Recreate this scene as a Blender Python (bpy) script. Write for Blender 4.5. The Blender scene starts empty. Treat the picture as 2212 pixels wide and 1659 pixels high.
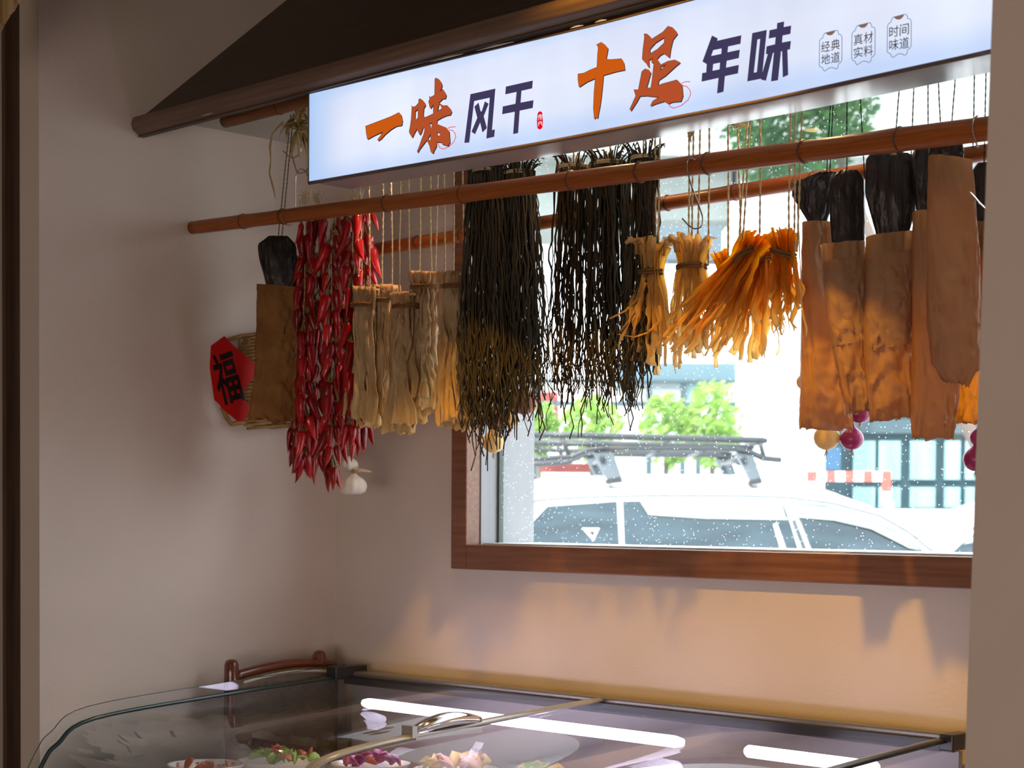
import bpy, bmesh, math, random
from mathutils import Vector, Matrix, noise
from mathutils.geometry import tessellate_polygon

random.seed(7)
S = bpy.context.scene
COL = S.collection
R_ = random.uniform

# ------------------------------------------------------------------ camera
F_PX, IMG_W, IMG_H = 3850.0, 2212.0, 1659.0
CAM = Vector((4.02, -3.26, 1.55))
YAW = math.radians(44.7)
PITCH, ROLL = math.radians(-1.8), 0.007
FH = Vector((-math.cos(YAW), math.sin(YAW), 0))          # horizontal view direction
RH = Vector((math.sin(YAW), math.cos(YAW), 0))           # horizontal right
fwd = (FH * math.cos(PITCH) + Vector((0, 0, math.sin(PITCH)))).normalized()
up0 = RH.cross(fwd).normalized()
CR = (RH + up0 * ROLL).normalized()
CU = CR.cross(fwd).normalized()
PX0, PY0 = 1106.0, 1232.0                                # principal point (shifted lens)
cd = bpy.data.cameras.new('camera')
cam = bpy.data.objects.new('camera', cd)
COL.objects.link(cam)
cam.matrix_world = Matrix(((CR.x, CU.x, -fwd.x, CAM.x), (CR.y, CU.y, -fwd.y, CAM.y), (CR.z, CU.z, -fwd.z, CAM.z), (0, 0, 0, 1)))
cd.sensor_width = 36.0
cd.lens = F_PX / IMG_W * 36.0
cd.shift_x = 0.0
cd.shift_y = (PY0 - IMG_H / 2) / IMG_W
cd.clip_start, cd.clip_end = 0.05, 300
cd.dof.use_dof = True; cd.dof.focus_distance = 3.9; cd.dof.aperture_fstop = 6.7
S.camera = cam

# ------------------------------------------------------------------ world, sun, added room fill, ceiling spot, exposure
w = bpy.data.worlds.new('sky'); S.world = w; w.use_nodes = True
bg = w.node_tree.nodes['Background']
bg.inputs[0].default_value = (0.90, 0.96, 1.0, 1)
bg.inputs[1].default_value = 5.2
sd = bpy.data.lights.new('sun', 'SUN'); sd.energy = 6.0; sd.angle = 0.02; sd.color = (1, .96, .9)
so = bpy.data.objects.new('sun', sd); COL.objects.link(so)
so.rotation_euler = Vector((-0.25, 0.75, -0.95)).to_track_quat('-Z', 'Y').to_euler()


def area(name, loc, target, sx, sy, power, color):
    d = bpy.data.lights.new(name, 'AREA'); d.shape = 'RECTANGLE'; d.size = sx; d.size_y = sy
    d.energy = power; d.color = color
    o = bpy.data.objects.new(name, d); COL.objects.link(o)
    o.location = loc
    o.rotation_euler = (Vector(target) - Vector(loc)).to_track_quat('-Z', 'Y').to_euler()
    return o


area('front_fill', (4.2, -6.3, .9), (0.6, 0, .9), 3.2, 1.3, 84, (1.0, 0.87, .77))  # unseen fill added low behind the camera to lift the walls and pillar
area('ceiling_fill', (2.6, -3.6, 3.2), (2.6, -3.6, 0), 1.2, 1.2, 6, (1.0, 0.84, 0.66))  # weak overhead fill, added for the room's ambient level


def spot(name, loc, target, power, deg, blend, color, rad):
    d = bpy.data.lights.new(name, 'SPOT'); d.energy = power; d.color = color
    d.spot_size = math.radians(deg); d.spot_blend = blend; d.shadow_soft_size = rad
    o = bpy.data.objects.new(name, d); COL.objects.link(o); o.location = loc
    o.rotation_euler = (Vector(target) - Vector(loc)).to_track_quat('-Z', 'Y').to_euler()


# warm ceiling spot of the shop, in front of the eave: its light slips under the sign onto the goods and the wall
spot('ceiling_spot', (2.1, -1.45, 3.25), (1.25, 0, .88), 165, 43, .4, (1.0, .52, .05), .045)

S.view_settings.view_transform = 'Standard'
S.view_settings.look = 'None'
S.view_settings.exposure = 0.0
S.view_settings.gamma = 1.0
S.view_settings.use_curve_mapping = False
S.cycles.max_bounces = 7; S.cycles.diffuse_bounces = 4; S.cycles.glossy_bounces = 3
S.cycles.caustics_reflective = False; S.cycles.caustics_refractive = False


# ------------------------------------------------------------------ pixel -> place
def ray(px, py):
    return fwd + CR * ((px - PX0) / F_PX) + CU * ((PY0 - py) / F_PX)


def WY(px, py, Y):
    d = ray(px, py); return CAM + d * ((Y - CAM.y) / d.y)


def WX(px, py, X):
    d = ray(px, py); return CAM + d * ((X - CAM.x) / d.x)


def WZ(px, py, Z):
    d = ray(px, py); return CAM + d * ((Z - CAM.z) / d.z)


def WT(px, py, t):
    return CAM + ray(px, py) * t


def mpp(px, Y):
    return (Y - CAM.y) / ray(px, 900).y / F_PX


# ------------------------------------------------------------------ mesh helpers
class MB:
    def __init__(s):
        s.v = []; s.f = []; s.t = None

    def tvals(s):
        if s.t is None: s.t = [0.0] * len(s.v)

    def add(s, vs, fs, ts=None):
        n = len(s.v)
        if ts is not None or s.t is not None:
            s.tvals()
            s.t += list(ts) if ts is not None else [0.0] * len(vs)
        s.v += [Vector(v) for v in vs]
        s.f += [tuple(i + n for i in f) for f in fs]
        return s

    def box(s, a, b):
        x0, y0, z0 = a; x1, y1, z1 = b
        vs = [(x0, y0, z0), (x1, y0, z0), (x1, y1, z0), (x0, y1, z0), (x0, y0, z1), (x1, y0, z1), (x1, y1, z1), (x0, y1, z1)]
        return s.add(vs, [(0, 3, 2, 1), (4, 5, 6, 7), (0, 1, 5, 4), (1, 2, 6, 5), (2, 3, 7, 6), (3, 0, 4, 7)])

    def hexa(s, vs):
        return s.add(vs, [(0, 3, 2, 1), (4, 5, 6, 7), (0, 1, 5, 4), (1, 2, 6, 5), (2, 3, 7, 6), (3, 0, 4, 7)])

    def obox(s, c, ax, ay, az):
        c = Vector(c)
        vs = []
        for k in (-1, 1):
            for i, j in ((-1, -1), (1, -1), (1, 1), (-1, 1)):
                vs.append(c + ax * i + ay * j + az * k)
        return s.hexa(vs)

    def tube(s, path, radii, n=6, flat=None, cap=True, ang=0.0, twist=None, rf=None):
        path = [Vector(p) for p in path]
        m = len(path)
        if not hasattr(radii, '__len__'): radii = [radii] * m
        vs, fs, ts = [], [], []
        t0 = (path[1] - path[0]).normalized()
        ref = Vector((0, 1, 0)) if abs(t0.y) < .8 else Vector((1, 0, 0))
        u = (ref - t0 * ref.dot(t0)).normalized()
        for i in range(m):
            a = path[max(0, i - 1)]; b = path[min(m - 1, i + 1)]
            t = (b - a)
            t = t.normalized() if t.length > 1e-9 else t0
            u = (u - t * u.dot(t))
            u = u.normalized() if u.length > 1e-6 else t.orthogonal().normalized()
            v = t.cross(u)
            tw = ang + (twist[i] if twist else 0)
            uu = u * math.cos(tw) + v * math.sin(tw); vv = v * math.cos(tw) - u * math.sin(tw)
            fl = flat[i] if isinstance(flat, list) else (flat or 1.0)
            for k in range(n):
                th = 2 * math.pi * k / n
                rr = radii[i] * (rf(i, k) if rf else 1.0)
                vs.append(path[i] + uu * (math.cos(th) * rr) + vv * (math.sin(th) * rr * fl))
                ts.append(i / (m - 1))
        for i in range(m - 1):
            for k in range(n):
                k2 = (k + 1) % n
                fs.append((i * n + k, i * n + k2, (i + 1) * n + k2, (i + 1) * n + k))
        if cap:
            fs.append(tuple(reversed(range(n)))); fs.append(tuple((m - 1) * n + k for k in range(n)))
        return s.add(vs, fs, ts)

    def lathe(s, c, prof, n=16, lobes=0, amp=0.0, ax=None):
        """prof: list of (r, z); c: base point"""
        c = Vector(c); vs, fs, ts = [], [], []
        m = len(prof)
        for i, (r, z) in enumerate(prof):
            for k in range(n):
                th = 2 * math.pi * k / n
                rr = r * (1 + amp * math.cos(lobes * th)) if lobes else r
                vs.append(c + Vector((math.cos(th) * rr, math.sin(th) * rr, z))); ts.append(i / (m - 1))
        for i in range(m - 1):
            for k in range(n):
                k2 = (k + 1) % n
                fs.append((i * n + k, i * n + k2, (i + 1) * n + k2, (i + 1) * n + k))
        fs.append(tuple(reversed(range(n)))); fs.append(tuple((m - 1) * n + k for k in range(n)))
        return s.add(vs, fs, ts)

    def prism(s, poly, off):
        """closed planar polygon (3D) extruded by vector off"""
        poly = [Vector(p) for p in poly]; n = len(poly)
        tri = tessellate_polygon([poly])
        vs = poly + [p + off for p in poly]
        fs = [tuple(t) for t in tri] + [tuple(i + n for i in reversed(t)) for t in tri]
        fs += [(i, (i + 1) % n, (i + 1) % n + n, i + n) for i in range(n)]
        return s.add(vs, fs)

    def build(s, name, m, parent=None, smooth=True, recalc=True):
        me = bpy.data.meshes.new(name)
        o = bpy.data.objects.new(name, me)
        COL.objects.link(o)
        org = Vector((0, 0, 0))
        if parent is not None:
            o.parent = parent
            p = parent
            while p is not None:
                org += p.location; p = p.parent
        me.from_pydata([tuple(v - org) for v in s.v], [], s.f)
        if recalc:
            bm = bmesh.new(); bm.from_mesh(me)
            bmesh.ops.recalc_face_normals(bm, faces=bm.faces); bm.to_mesh(me); bm.free()
        if s.t is not None:
            at = me.attributes.new('along', 'FLOAT', 'POINT')
            at.data.foreach_set('value', s.t)
        me.materials.append(m)
        if smooth: me.polygons.foreach_set('use_smooth', [True] * len(me.polygons))
        me.update()
        return o


def tag(o, label=None, cat=None, group=None, kind=None):
    if label: o['label'] = label
    if cat: o['category'] = cat
    if group: o['group'] = group
    if kind: o['kind'] = kind
    return o


def thing(name, loc, label, cat, group=None):
    o = bpy.data.objects.new(name, None); COL.objects.link(o); o.location = loc
    o.empty_display_size = .02
    return tag(o, label, cat, group)


def struct(name, mb, m, smooth=False, parent=None):
    o = mb.build(name, m, parent, smooth)
    if parent is None: o['kind'] = 'structure'
    return o


def bevel(o, wd=0.004, seg=2):
    b = o.modifiers.new('bevel', 'BEVEL'); b.width = wd; b.segments = seg; b.limit_method = 'ANGLE'; b.angle_limit = .6
    return o


# ------------------------------------------------------------------ materials
def mat(name, col=(.8, .8, .8), rough=.6, spec=.5, metal=0.0, col2=None, nscale=8.0, bump=0.0, bscale=40.0,
        trans=0.0, tcol=None, emit=None, estr=0.0, stretch=(1, 1, 1), tip=None, clear=0.0, ndetail=4, attr_pow=1.0, obj_var=0.0, crease=0.0, cscale=18.0):
    m = bpy.data.materials.new(name); m.use_nodes = True
    nt = m.node_tree; N, L = nt.nodes, nt.links
    b = N['Principled BSDF']; out = N['Material Output']
    b.inputs['Base Color'].default_value = (*col, 1)
    b.inputs['Roughness'].default_value = rough
    b.inputs['Metallic'].default_value = metal
    b.inputs['Specular IOR Level'].default_value = spec
    b.inputs['Coat Weight'].default_value = clear
    tc = N.new('ShaderNodeTexCoord')
    mp = N.new('ShaderNodeMapping'); L.new(tc.outputs['Object'], mp.inputs[0]); mp.inputs['Scale'].default_value = stretch
    csock = None
    if col2:
        nz = N.new('ShaderNodeTexNoise'); nz.inputs['Scale'].default_value = nscale; nz.inputs['Detail'].default_value = ndetail
        L.new(mp.outputs[0], nz.inputs['Vector'])
        rp = N.new('ShaderNodeValToRGB')
        rp.color_ramp.elements[0].position = .35; rp.color_ramp.elements[0].color = (*col, 1)
        rp.color_ramp.elements[1].position = .68; rp.color_ramp.elements[1].color = (*col2, 1)
        L.new(nz.outputs['Fac'], rp.inputs[0]); csock = rp.outputs[0]
    if tip:
        at = N.new('ShaderNodeAttribute'); at.attribute_name = 'along'
        pw = N.new('ShaderNodeMath'); pw.operation = 'POWER'; L.new(at.outputs['Fac'], pw.inputs[0]); pw.inputs[1].default_value = attr_pow
        mx = N.new('ShaderNodeMixRGB'); L.new(pw.outputs[0], mx.inputs[0])
        if csock: L.new(csock, mx.inputs[1])
        else: mx.inputs[1].default_value = (*col, 1)
        mx.inputs[2].default_value = (*tip, 1); csock = mx.outputs[0]
    if obj_var:
        oi = N.new('ShaderNodeObjectInfo'); hs = N.new('ShaderNodeHueSaturation')
        mr = N.new('ShaderNodeMapRange'); L.new(oi.outputs['Random'], mr.inputs[0])
        mr.inputs[3].default_value = 1 - obj_var; mr.inputs[4].default_value = 1 + obj_var
        L.new(mr.outputs[0], hs.inputs['Value'])
        if csock: L.new(csock, hs.inputs['Color'])
        else: hs.inputs['Color'].default_value = (*col, 1)
        csock = hs.outputs[0]
    if csock: L.new(csock, b.inputs['Base Color'])
    if bump:
        nb = N.new('ShaderNodeTexNoise'); nb.inputs['Scale'].default_value = bscale; nb.inputs['Detail'].default_value = 5
        L.new(mp.outputs[0], nb.inputs['Vector'])
        bp = N.new('ShaderNodeBump'); bp.inputs['Strength'].default_value = bump; bp.inputs['Distance'].default_value = .01
        L.new(nb.outputs['Fac'], bp.inputs['Height']); nsock = bp.outputs[0]
        if crease:                                # faceted crumple of stiff paper
            wv = N.new('ShaderNodeMixRGB'); wv.inputs[0].default_value = .12
            nw = N.new('ShaderNodeTexNoise'); nw.inputs['Scale'].default_value = 9; L.new(mp.outputs[0], nw.inputs['Vector'])
            L.new(mp.outputs[0], wv.inputs[1]); L.new(nw.outputs['Color'], wv.inputs[2])
            vo = N.new('ShaderNodeTexVoronoi'); vo.inputs['Scale'].default_value = cscale; L.new(wv.outputs[0], vo.inputs['Vector'])
            bc = N.new('ShaderNodeBump'); bc.inputs['Strength'].default_value = crease; bc.inputs['Distance'].default_value = .02
            L.new(vo.outputs['Distance'], bc.inputs['Height']); L.new(nsock, bc.inputs['Normal']); nsock = bc.outputs[0]
        L.new(nsock, b.inputs['Normal'])
    if emit:
        b.inputs['Emission Color'].default_value = (*emit, 1); b.inputs['Emission Strength'].default_value = estr
    if trans:
        tr = N.new('ShaderNodeBsdfTranslucent'); tr.inputs[0].default_value = (*(tcol or col), 1)
        if csock and not tcol: L.new(csock, tr.inputs[0])
        ms = N.new('ShaderNodeMixShader'); ms.inputs[0].default_value = trans
        L.new(b.outputs[0], ms.inputs[1]); L.new(tr.outputs[0], ms.inputs[2]); L.new(ms.outputs[0], out.inputs[0])
    return m


def emis(name, col, st):
    m = bpy.data.materials.new(name); m.use_nodes = True
    nt = m.node_tree; nt.nodes.clear()
    e = nt.nodes.new('ShaderNodeEmission'); e.inputs[0].default_value = (*col, 1); e.inputs[1].default_value = st
    o = nt.nodes.new('ShaderNodeOutputMaterial'); nt.links.new(e.outputs[0], o.inputs[0])
    return m


def glassmat(name, tint=(1, 1, 1), refl=.6, rough=0.0, dust=0.0, speck=False):
    m = bpy.data.materials.new(name); m.use_nodes = True
    nt = m.node_tree; N, L = nt.nodes, nt.links; N.clear()
    out = N.new('ShaderNodeOutputMaterial')
    tr = N.new('ShaderNodeBsdfTransparent'); tr.inputs[0].default_value = (*tint, 1)
    gl = N.new('ShaderNodeBsdfGlossy'); gl.inputs['Roughness'].default_value = rough
    lw = N.new('ShaderNodeLayerWeight'); lw.inputs['Blend'].default_value = .5
    pw = N.new('ShaderNodeMath'); pw.operation = 'POWER'; L.new(lw.outputs['Facing'], pw.inputs[0]); pw.inputs[1].default_value = 5
    fr = N.new('ShaderNodeMapRange'); L.new(pw.outputs[0], fr.inputs[0]); fr.inputs[3].default_value = .035; fr.inputs[4].default_value = refl
    mx = N.new('ShaderNodeMixShader'); L.new(fr.outputs[0], mx.inputs[0]); L.new(tr.outputs[0], mx.inputs[1]); L.new(gl.outputs[0], mx.inputs[2])
    last = mx.outputs[0]
    if dust or speck:
        tl = N.new('ShaderNodeBsdfTranslucent'); tl.inputs[0].default_value = (.85, .95, 1, 1)
        df = N.new('ShaderNodeBsdfDiffuse'); df.inputs[0].default_value = (.9, .95, 1, 1)
        ad = N.new('ShaderNodeMixShader'); ad.inputs[0].default_value = .3
        L.new(tl.outputs[0], ad.inputs[1]); L.new(df.outputs[0], ad.inputs[2])
        tc = N.new('ShaderNodeTexCoord')
        fac = None
        m2 = N.new('ShaderNodeMixShader'); L.new(last, m2.inputs[1]); L.new(ad.outputs[0], m2.inputs[2])
        nz = N.new('ShaderNodeTexNoise'); nz.inputs['Scale'].default_value = 3.0; L.new(tc.outputs['Object'], nz.inputs[0])
        mr = N.new('ShaderNodeMapRange'); L.new(nz.outputs['Fac'], mr.inputs[0])
        mr.inputs[3].default_value = dust * .6; mr.inputs[4].default_value = dust * 1.5
        fac = mr.outputs[0]
        if speck:
            for sc, th in ((110, .16), (45, .06)):
                vo = N.new('ShaderNodeTexVoronoi'); vo.inputs['Scale'].default_value = sc; vo.inputs['Randomness'].default_value = 1
                L.new(tc.outputs['Object'], vo.inputs['Vector'])
                lt = N.new('ShaderNodeMath'); lt.operation = 'LESS_THAN'; L.new(vo.outputs['Distance'], lt.inputs[0]); lt.inputs[1].default_value = th
                # only some cells carry a droplet
                sp = N.new('ShaderNodeSeparateColor'); L.new(vo.outputs['Color'], sp.inputs[0])
                g2 = N.new('ShaderNodeMath'); g2.operation = 'GREATER_THAN'; L.new(sp.outputs[0], g2.inputs[0]); g2.inputs[1].default_value = .55
                mu = N.new('ShaderNodeMath'); mu.operation = 'MULTIPLY'; L.new(lt.outputs[0], mu.inputs[0]); L.new(g2.outputs[0], mu.inputs[1])
                ms = N.new('ShaderNodeMath'); ms.operation = 'MULTIPLY'; L.new(mu.outputs[0], ms.inputs[0]); ms.inputs[1].default_value = .6
                mm = N.new('ShaderNodeMath'); mm.operation = 'MAXIMUM'; L.new(fac, mm.inputs[0]); L.new(ms.outputs[0], mm.inputs[1])
                fac = mm.outputs[0]
        L.new(fac, m2.inputs[0]); last = m2.outputs[0]
    L.new(last, out.inputs[0])
    return m


M = {}
M['plaster'] = mat('plaster', (.64, .545, .475), .85, .2, col2=(.68, .585, .515), nscale=2.5, bump=.08, bscale=120)
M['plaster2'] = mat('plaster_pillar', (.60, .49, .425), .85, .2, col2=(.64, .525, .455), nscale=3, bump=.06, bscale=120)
M['soffit'] = mat('soffit_paint', (.55, .53, .48), .8, .2, col2=(.47, .45, .41), nscale=4)
M['floor'] = mat('floor_tile', (.35, .31, .28), .45)
M['ceil'] = mat('ceiling_paint', (.30, .25, .2), .9, .2)
M['eave'] = mat('dark_wood', (.055, .032, .022), .55, .4, col2=(.085, .05, .034), nscale=14, stretch=(.5, 8, 8), bump=.1, bscale=60)
M['fascia'] = mat('fascia_wood', (.13, .075, .052), .5, .4, col2=(.18, .11, .08), nscale=10, stretch=(.4, 9, 9), bump=.08, bscale=50)
M['chip'] = mat('bare_chip', (.55, .5, .45), .8)
M['casing'] = mat('casing_wood', (.17, .068, .035), .38, .5, col2=(.25, .11, .06), nscale=7, stretch=(.6, 12, 12), bump=.05, bscale=40)
M['doorwood'] = mat('door_frame_wood', (.07, .04, .025), .5, .4, col2=(.1, .06, .04), nscale=8, stretch=(8, 8, .6))
M['jamb'] = mat('jamb_metal', (.32, .32, .33), .5, .4, col2=(.27, .27, .285), nscale=.8, stretch=(30, 30, .3))
M['gasket'] = mat('gasket', (.05, .07, .06), .5)
M['white'] = mat('white_paint', (.86, .88, .88), .5)
M['bamboo'] = mat('bamboo', (.34, .09, .012), .42, .35, col2=(.24, .056, .008), nscale=9, stretch=(1.2, 30, 30), bump=.05, bscale=30, clear=.08)
M['bamboo_node'] = mat('bamboo_node', (.12, .03, .01), .5)
M['bamboo_dull'] = mat('bamboo_dull', (.24, .085, .028), .5, .4, col2=(.16, .055, .018), nscale=9, stretch=(1.2, 30, 30))
M['alu'] = mat('aluminium', (.72, .74, .76), .16, .5, metal=1.0)
M['housing'] = mat('satin_housing', (.60, .62, .64), .22, .5, metal=.45)
M['chrome'] = mat('chrome', (.85, .87, .88), .08, .5, metal=1.0)
M['wire'] = mat('steel_wire', (.55, .5, .45), .25, .5, metal=1.0)
M['brass'] = mat('brass_wire', (.65, .42, .15), .3, .5, metal=1.0)
M['twine'] = mat('jute_twine', (.72, .56, .33), .9, .1, col2=(.56, .41, .22), nscale=400, bump=.5, bscale=500, trans=.15)
M['tie'] = mat('brown_tie', (.25, .12, .045), .85, .1, col2=(.16, .075, .03), nscale=300, bump=.5, bscale=400)
M['black_cord'] = mat('black_cord', (.025, .02, .018), .8, .1)
M['chili'] = mat('chili_red', (.42, .003, .006), .30, .36, col2=(.17, .001, .002), nscale=25, bump=.25, bscale=55, clear=.08, obj_var=.35)
M['chili_b'] = mat('chili_bright', (.75, .012, .01), .22, .6, col2=(.5, .006, .008), nscale=25, bump=.2, bscale=55, clear=.3, obj_var=.2)
M['stem'] = mat('chili_stem', (.23, .17, .07), .8, .2, col2=(.12, .1, .04), nscale=30)
M['husk'] = mat('corn_husk', (.50, .34, .14), .75, .2, col2=(.34, .23, .09), nscale=30, trans=.35)
M['tassel'] = mat('tassel', (.7, .55, .34), .8, .2, trans=.25)
M['radish'] = mat('dried_radish', (.62, .44, .26), .8, .2, col2=(.36, .22, .11), nscale=46, stretch=(1, 1, .3), bump=1.0, bscale=110, trans=.25, tcol=(.85, .52, .2), tip=(.80, .55, .24), attr_pow=3)
M['fern'] = mat('dried_fern', (.032, .025, .016), .75, .25, col2=(.08, .066, .042), nscale=22, stretch=(1, 1, .3), bump=.3, bscale=80, trans=.06)
M['fern_b'] = mat('dried_fern_brown', (.055, .032, .014), .75, .25, col2=(.028, .02, .01), nscale=22, stretch=(1, 1, .3), trans=.06)
M['gourd'] = mat('dried_orange_strip', (1.0, .62, .04), .5, .3, col2=(1.0, .50, .02), nscale=22, stretch=(1, 1, .4), trans=.90, tip=(.98, .80, .44), attr_pow=2.2, bump=.3, bscale=60)
M['gourd_p'] = mat('dried_pale_strip', (.98, .68, .17), .5, .3, col2=(.96, .74, .34), nscale=22, stretch=(1, 1, .4), trans=.82, tip=(.86, .68, .42), attr_pow=1.4, bump=.3, bscale=60)
M['kraft'] = mat('kraft_paper', (.46, .275, .15), .6, .3, col2=(.36, .20, .10), nscale=11, trans=.36, tcol=(.80, .33, .05), bump=.45, bscale=16, stretch=(1, 1, .55), crease=.35, cscale=16)
M['kraft_b'] = mat('kraft_bright', (.55, .33, .14), .7, .2, col2=(.5, .29, .1), nscale=9, trans=.60, tcol=(1.0, .52, .05), bump=.35, bscale=18, crease=.3, cscale=14)  # yellower paper with more show-through than the plain kraft
M['kraft_l'] = mat('kraft_old', (.38, .19, .06), .7, .2, col2=(.24, .11, .035), nscale=14, trans=.35, tcol=(.7, .28, .05), bump=.5, bscale=16, crease=.4, cscale=16)
M['blackfilm'] = mat('black_dried_skin', (.011, .009, .009), .36, .32, col2=(.028, .019, .018), nscale=20, stretch=(1, 1, .2), bump=.9, bscale=45, crease=.5, cscale=30)
M['onion_y'] = mat('onion_yellow', (.90, .66, .30), .4, .35, col2=(.82, .54, .2), nscale=30, stretch=(1, 1, .15), trans=.2, bump=.15, bscale=60)
M['onion_r'] = mat('onion_red', (.33, .02, .12), .3, .5, col2=(.48, .05, .2), nscale=40, stretch=(1, 1, .12), trans=.2, bump=.15, bscale=60)
M['onion_b'] = mat('onion_brown', (.40, .17, .08), .35, .5, col2=(.28, .11, .06), nscale=40, stretch=(1, 1, .12), trans=.15)
M['garlic'] = mat('garlic_skin', (.84, .78, .68), .5, .4, col2=(.74, .64, .54), nscale=40, stretch=(1, 1, .2), trans=.15, bump=.15, bscale=70)
M['wicker'] = mat('wicker', (.36, .20, .06), .6, .3, col2=(.24, .13, .04), nscale=30)
M['redpaper'] = mat('red_paper', (.52, .004, .004), .55, .35, col2=(.60, .008, .006), nscale=15, bump=.15, bscale=30)
M['ink'] = mat('black_ink', (.012, .008, .008), .45, .4)
M['chairwood'] = mat('varnished_wood', (.17, .035, .012), .25, .5, col2=(.11, .022, .008), nscale=12, stretch=(8, 1, 8), clear=.5)
M['piping'] = mat('cream_piping', (.72, .62, .48), .6)
M['chairpad'] = mat('chair_pad', (.13, .085, .05), .8, .2, col2=(.19, .13, .08), nscale=60)
M['blackmetal'] = mat('black_metal', (.02, .02, .022), .35, .5)
M['frz_rail'] = mat('freezer_rail', (.22, .21, .19), .35, .5, metal=.6)
M['frz_body'] = mat('freezer_body', (.42, .38, .34), .4, .4)
M['frz_in'] = mat('freezer_inside', (.40, .36, .36), .4, .4, col2=(.34, .31, .31), nscale=5)
M['clearbar'] = mat('clear_plastic_bar', (.30, .30, .30), .2, .6, col2=(.22, .22, .22), nscale=12, stretch=(30, .5, .5))
M['glass'] = glassmat('freezer_glass', (.95, .97, .97), .55)
M['glass_edge'] = mat('glass_edge', (.02, .05, .05), .15, .6)
M['pane'] = glassmat('window_glass', (.97, .99, 1.0), .3, dust=.012, speck=True)
M['tube'] = emis('led_tube', (.84, .74, 1.0), 13.0)
M['porcelain'] = mat('porcelain', (.80, .78, .76), .2, .5)
M['lettuce'] = mat('lettuce', (.16, .34, .06), .5, .4, col2=(.4, .5, .15), nscale=40)
M['meat'] = mat('cured_meat', (.42, .07, .04), .4, .5, col2=(.55, .2, .1), nscale=40)
M['purple'] = mat('purple_cabbage', (.18, .02, .13), .4, .5, col2=(.45, .1, .3), nscale=40)
M['corn'] = mat('corn_cob', (.75, .5, .16), .5, .4, col2=(.8, .65, .35), nscale=60)
M['pinkmeat'] = mat('pink_slices', (.72, .36, .34), .5, .4, col2=(.82, .6, .55), nscale=30)
M['cloth'] = mat('beige_cloth', (.62, .42, .22), .85, .2, col2=(.5, .33, .17), nscale=8, trans=.2, stretch=(3, 3, .4))
M['paint_car'] = mat('car_paint', (.85, .87, .88), .15, .5, clear=.5)
M['carglass'] = mat('car_glass', (.008, .024, .034), .06, .5, col2=(.03, .06, .08), nscale=2.5, stretch=(1, 1, 5))
M['visor'] = mat('window_visor', (.30, .37, .32), .3, .4)
M['rack'] = mat('rack_metal', (.02, .025, .028), .35, .5)
M['foot'] = mat('rack_foot', (.045, .065, .08), .4, .5)
M['rubber'] = mat('rubber', (.03, .03, .03), .8)
M['leaf'] = mat('leaf', (.02, .085, .025), .5, .3, col2=(.06, .17, .035), nscale=3, trans=.5)
M['leaf_l'] = mat('leaf_light', (.24, .42, .07), .5, .4, col2=(.36, .52, .12), nscale=3, trans=.4)
M['bark'] = mat('bark', (.12, .09, .07), .9)
M['asphalt'] = mat('asphalt', (.42, .42, .42), .9)
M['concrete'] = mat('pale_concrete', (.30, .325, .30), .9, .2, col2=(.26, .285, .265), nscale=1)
M['concrete_d'] = mat('dark_beam', (.10, .13, .15), .9, .2)  # darker, bluer tone for the strip under the girder
M['facade'] = mat('teal_facade', (.02, .055, .068), .6, .3)
M['fglass'] = mat('facade_glass', (.24, .42, .43), .2, .5, col2=(.14, .30, .32), nscale=1.5, stretch=(3, 3, .3))
M['bluepanel'] = mat('blue_panel', (.06, .15, .26), .6, .3)
M['greybeam'] = mat('grey_beam', (.05, .085, .10), .6, .3)
M['redwall'] = mat('red_wall', (.25, .05, .04), .8)
M['barrier_red'] = mat('barrier_red', (.6, .07, .05), .5)
M['roof_glass'] = mat('roof_glass', (.10, .17, .20), .3, .4)

# ------------------------------------------------------------------ room shell
zs = WY(1100, 1178, 0.0).z                     # inner sill height
z_sb = WY(1500, 1248, 0.0).z                   # lower edge of the wooden sill board
XC0 = WY(987, 1100, 0.0).x; XJ = WY(1018, 1100, 0.0).x
XP = 2.60                                       # right stub wall
ZT = 2.52
mb = MB()
mb.box((-2.5, 0, 0), (XJ, .22, 3.4)); mb.box((XJ, 0, 0), (XP, .22, zs)); mb.box((XJ, 0, ZT), (XP, .22, 3.4)); mb.box((XP, 0, 0), (6.5, .22, 3.4))
struct('wall_back', mb, M['plaster'])
yl = WX(85, 900, 0.0).y                         # front end of left stub wall
struct('wall_left', MB().box((-.095, yl, 0), (0, 0, 3.35)), M['plaster'])
pe = WY(2104, 900, -.98)
struct('wall_right', MB().hexa([(pe.x - .035, -.98, 0), (4.6, -.98, 0), (4.6, 0, 0), (pe.x - .035, 0, 0), (pe.x + .045, -.98, 3.35), (4.6, -.98, 3.35), (4.6, 0, 3.35), (pe.x + .045, 0, 3.35)]), M['plaster2'])
struct('wall_far_left', MB().box((-2.6, -7, 0), (-2.5, .22, 3.4)), M['plaster'])
struct('wall_far_right', MB().box((6.5, -7, 0), (6.6, .22, 3.4)), M['plaster'])
struct('wall_front', MB().box((-2.6, -7.1, 0), (6.6, -7, 3.4)), M['plaster'])
struct('floor', MB().box((-2.6, -7.1, -.05), (6.6, .22, 0)), M['floor'])
struct('ceiling', MB().box((-2.6, -7.1, 3.35), (6.6, .22, 3.45)), M['ceil'])

# dark door frame left of the stub wall
xd = WY(28, 900, yl + .04).x; xd2 = WY(5, 900, yl + .02).x
df = struct('door_1', MB().box((xd, yl + .04, 0), (-.0955, yl + .12, 3.2)).box((xd2, yl + .02, 0), (xd - .0005, yl + .12, 3.2)), M['doorwood'])
struct('wall_beyond_door', MB().box((-.9, yl + .45, 0), (-.22, yl + .5, 3.3)), M['white'])
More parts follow.
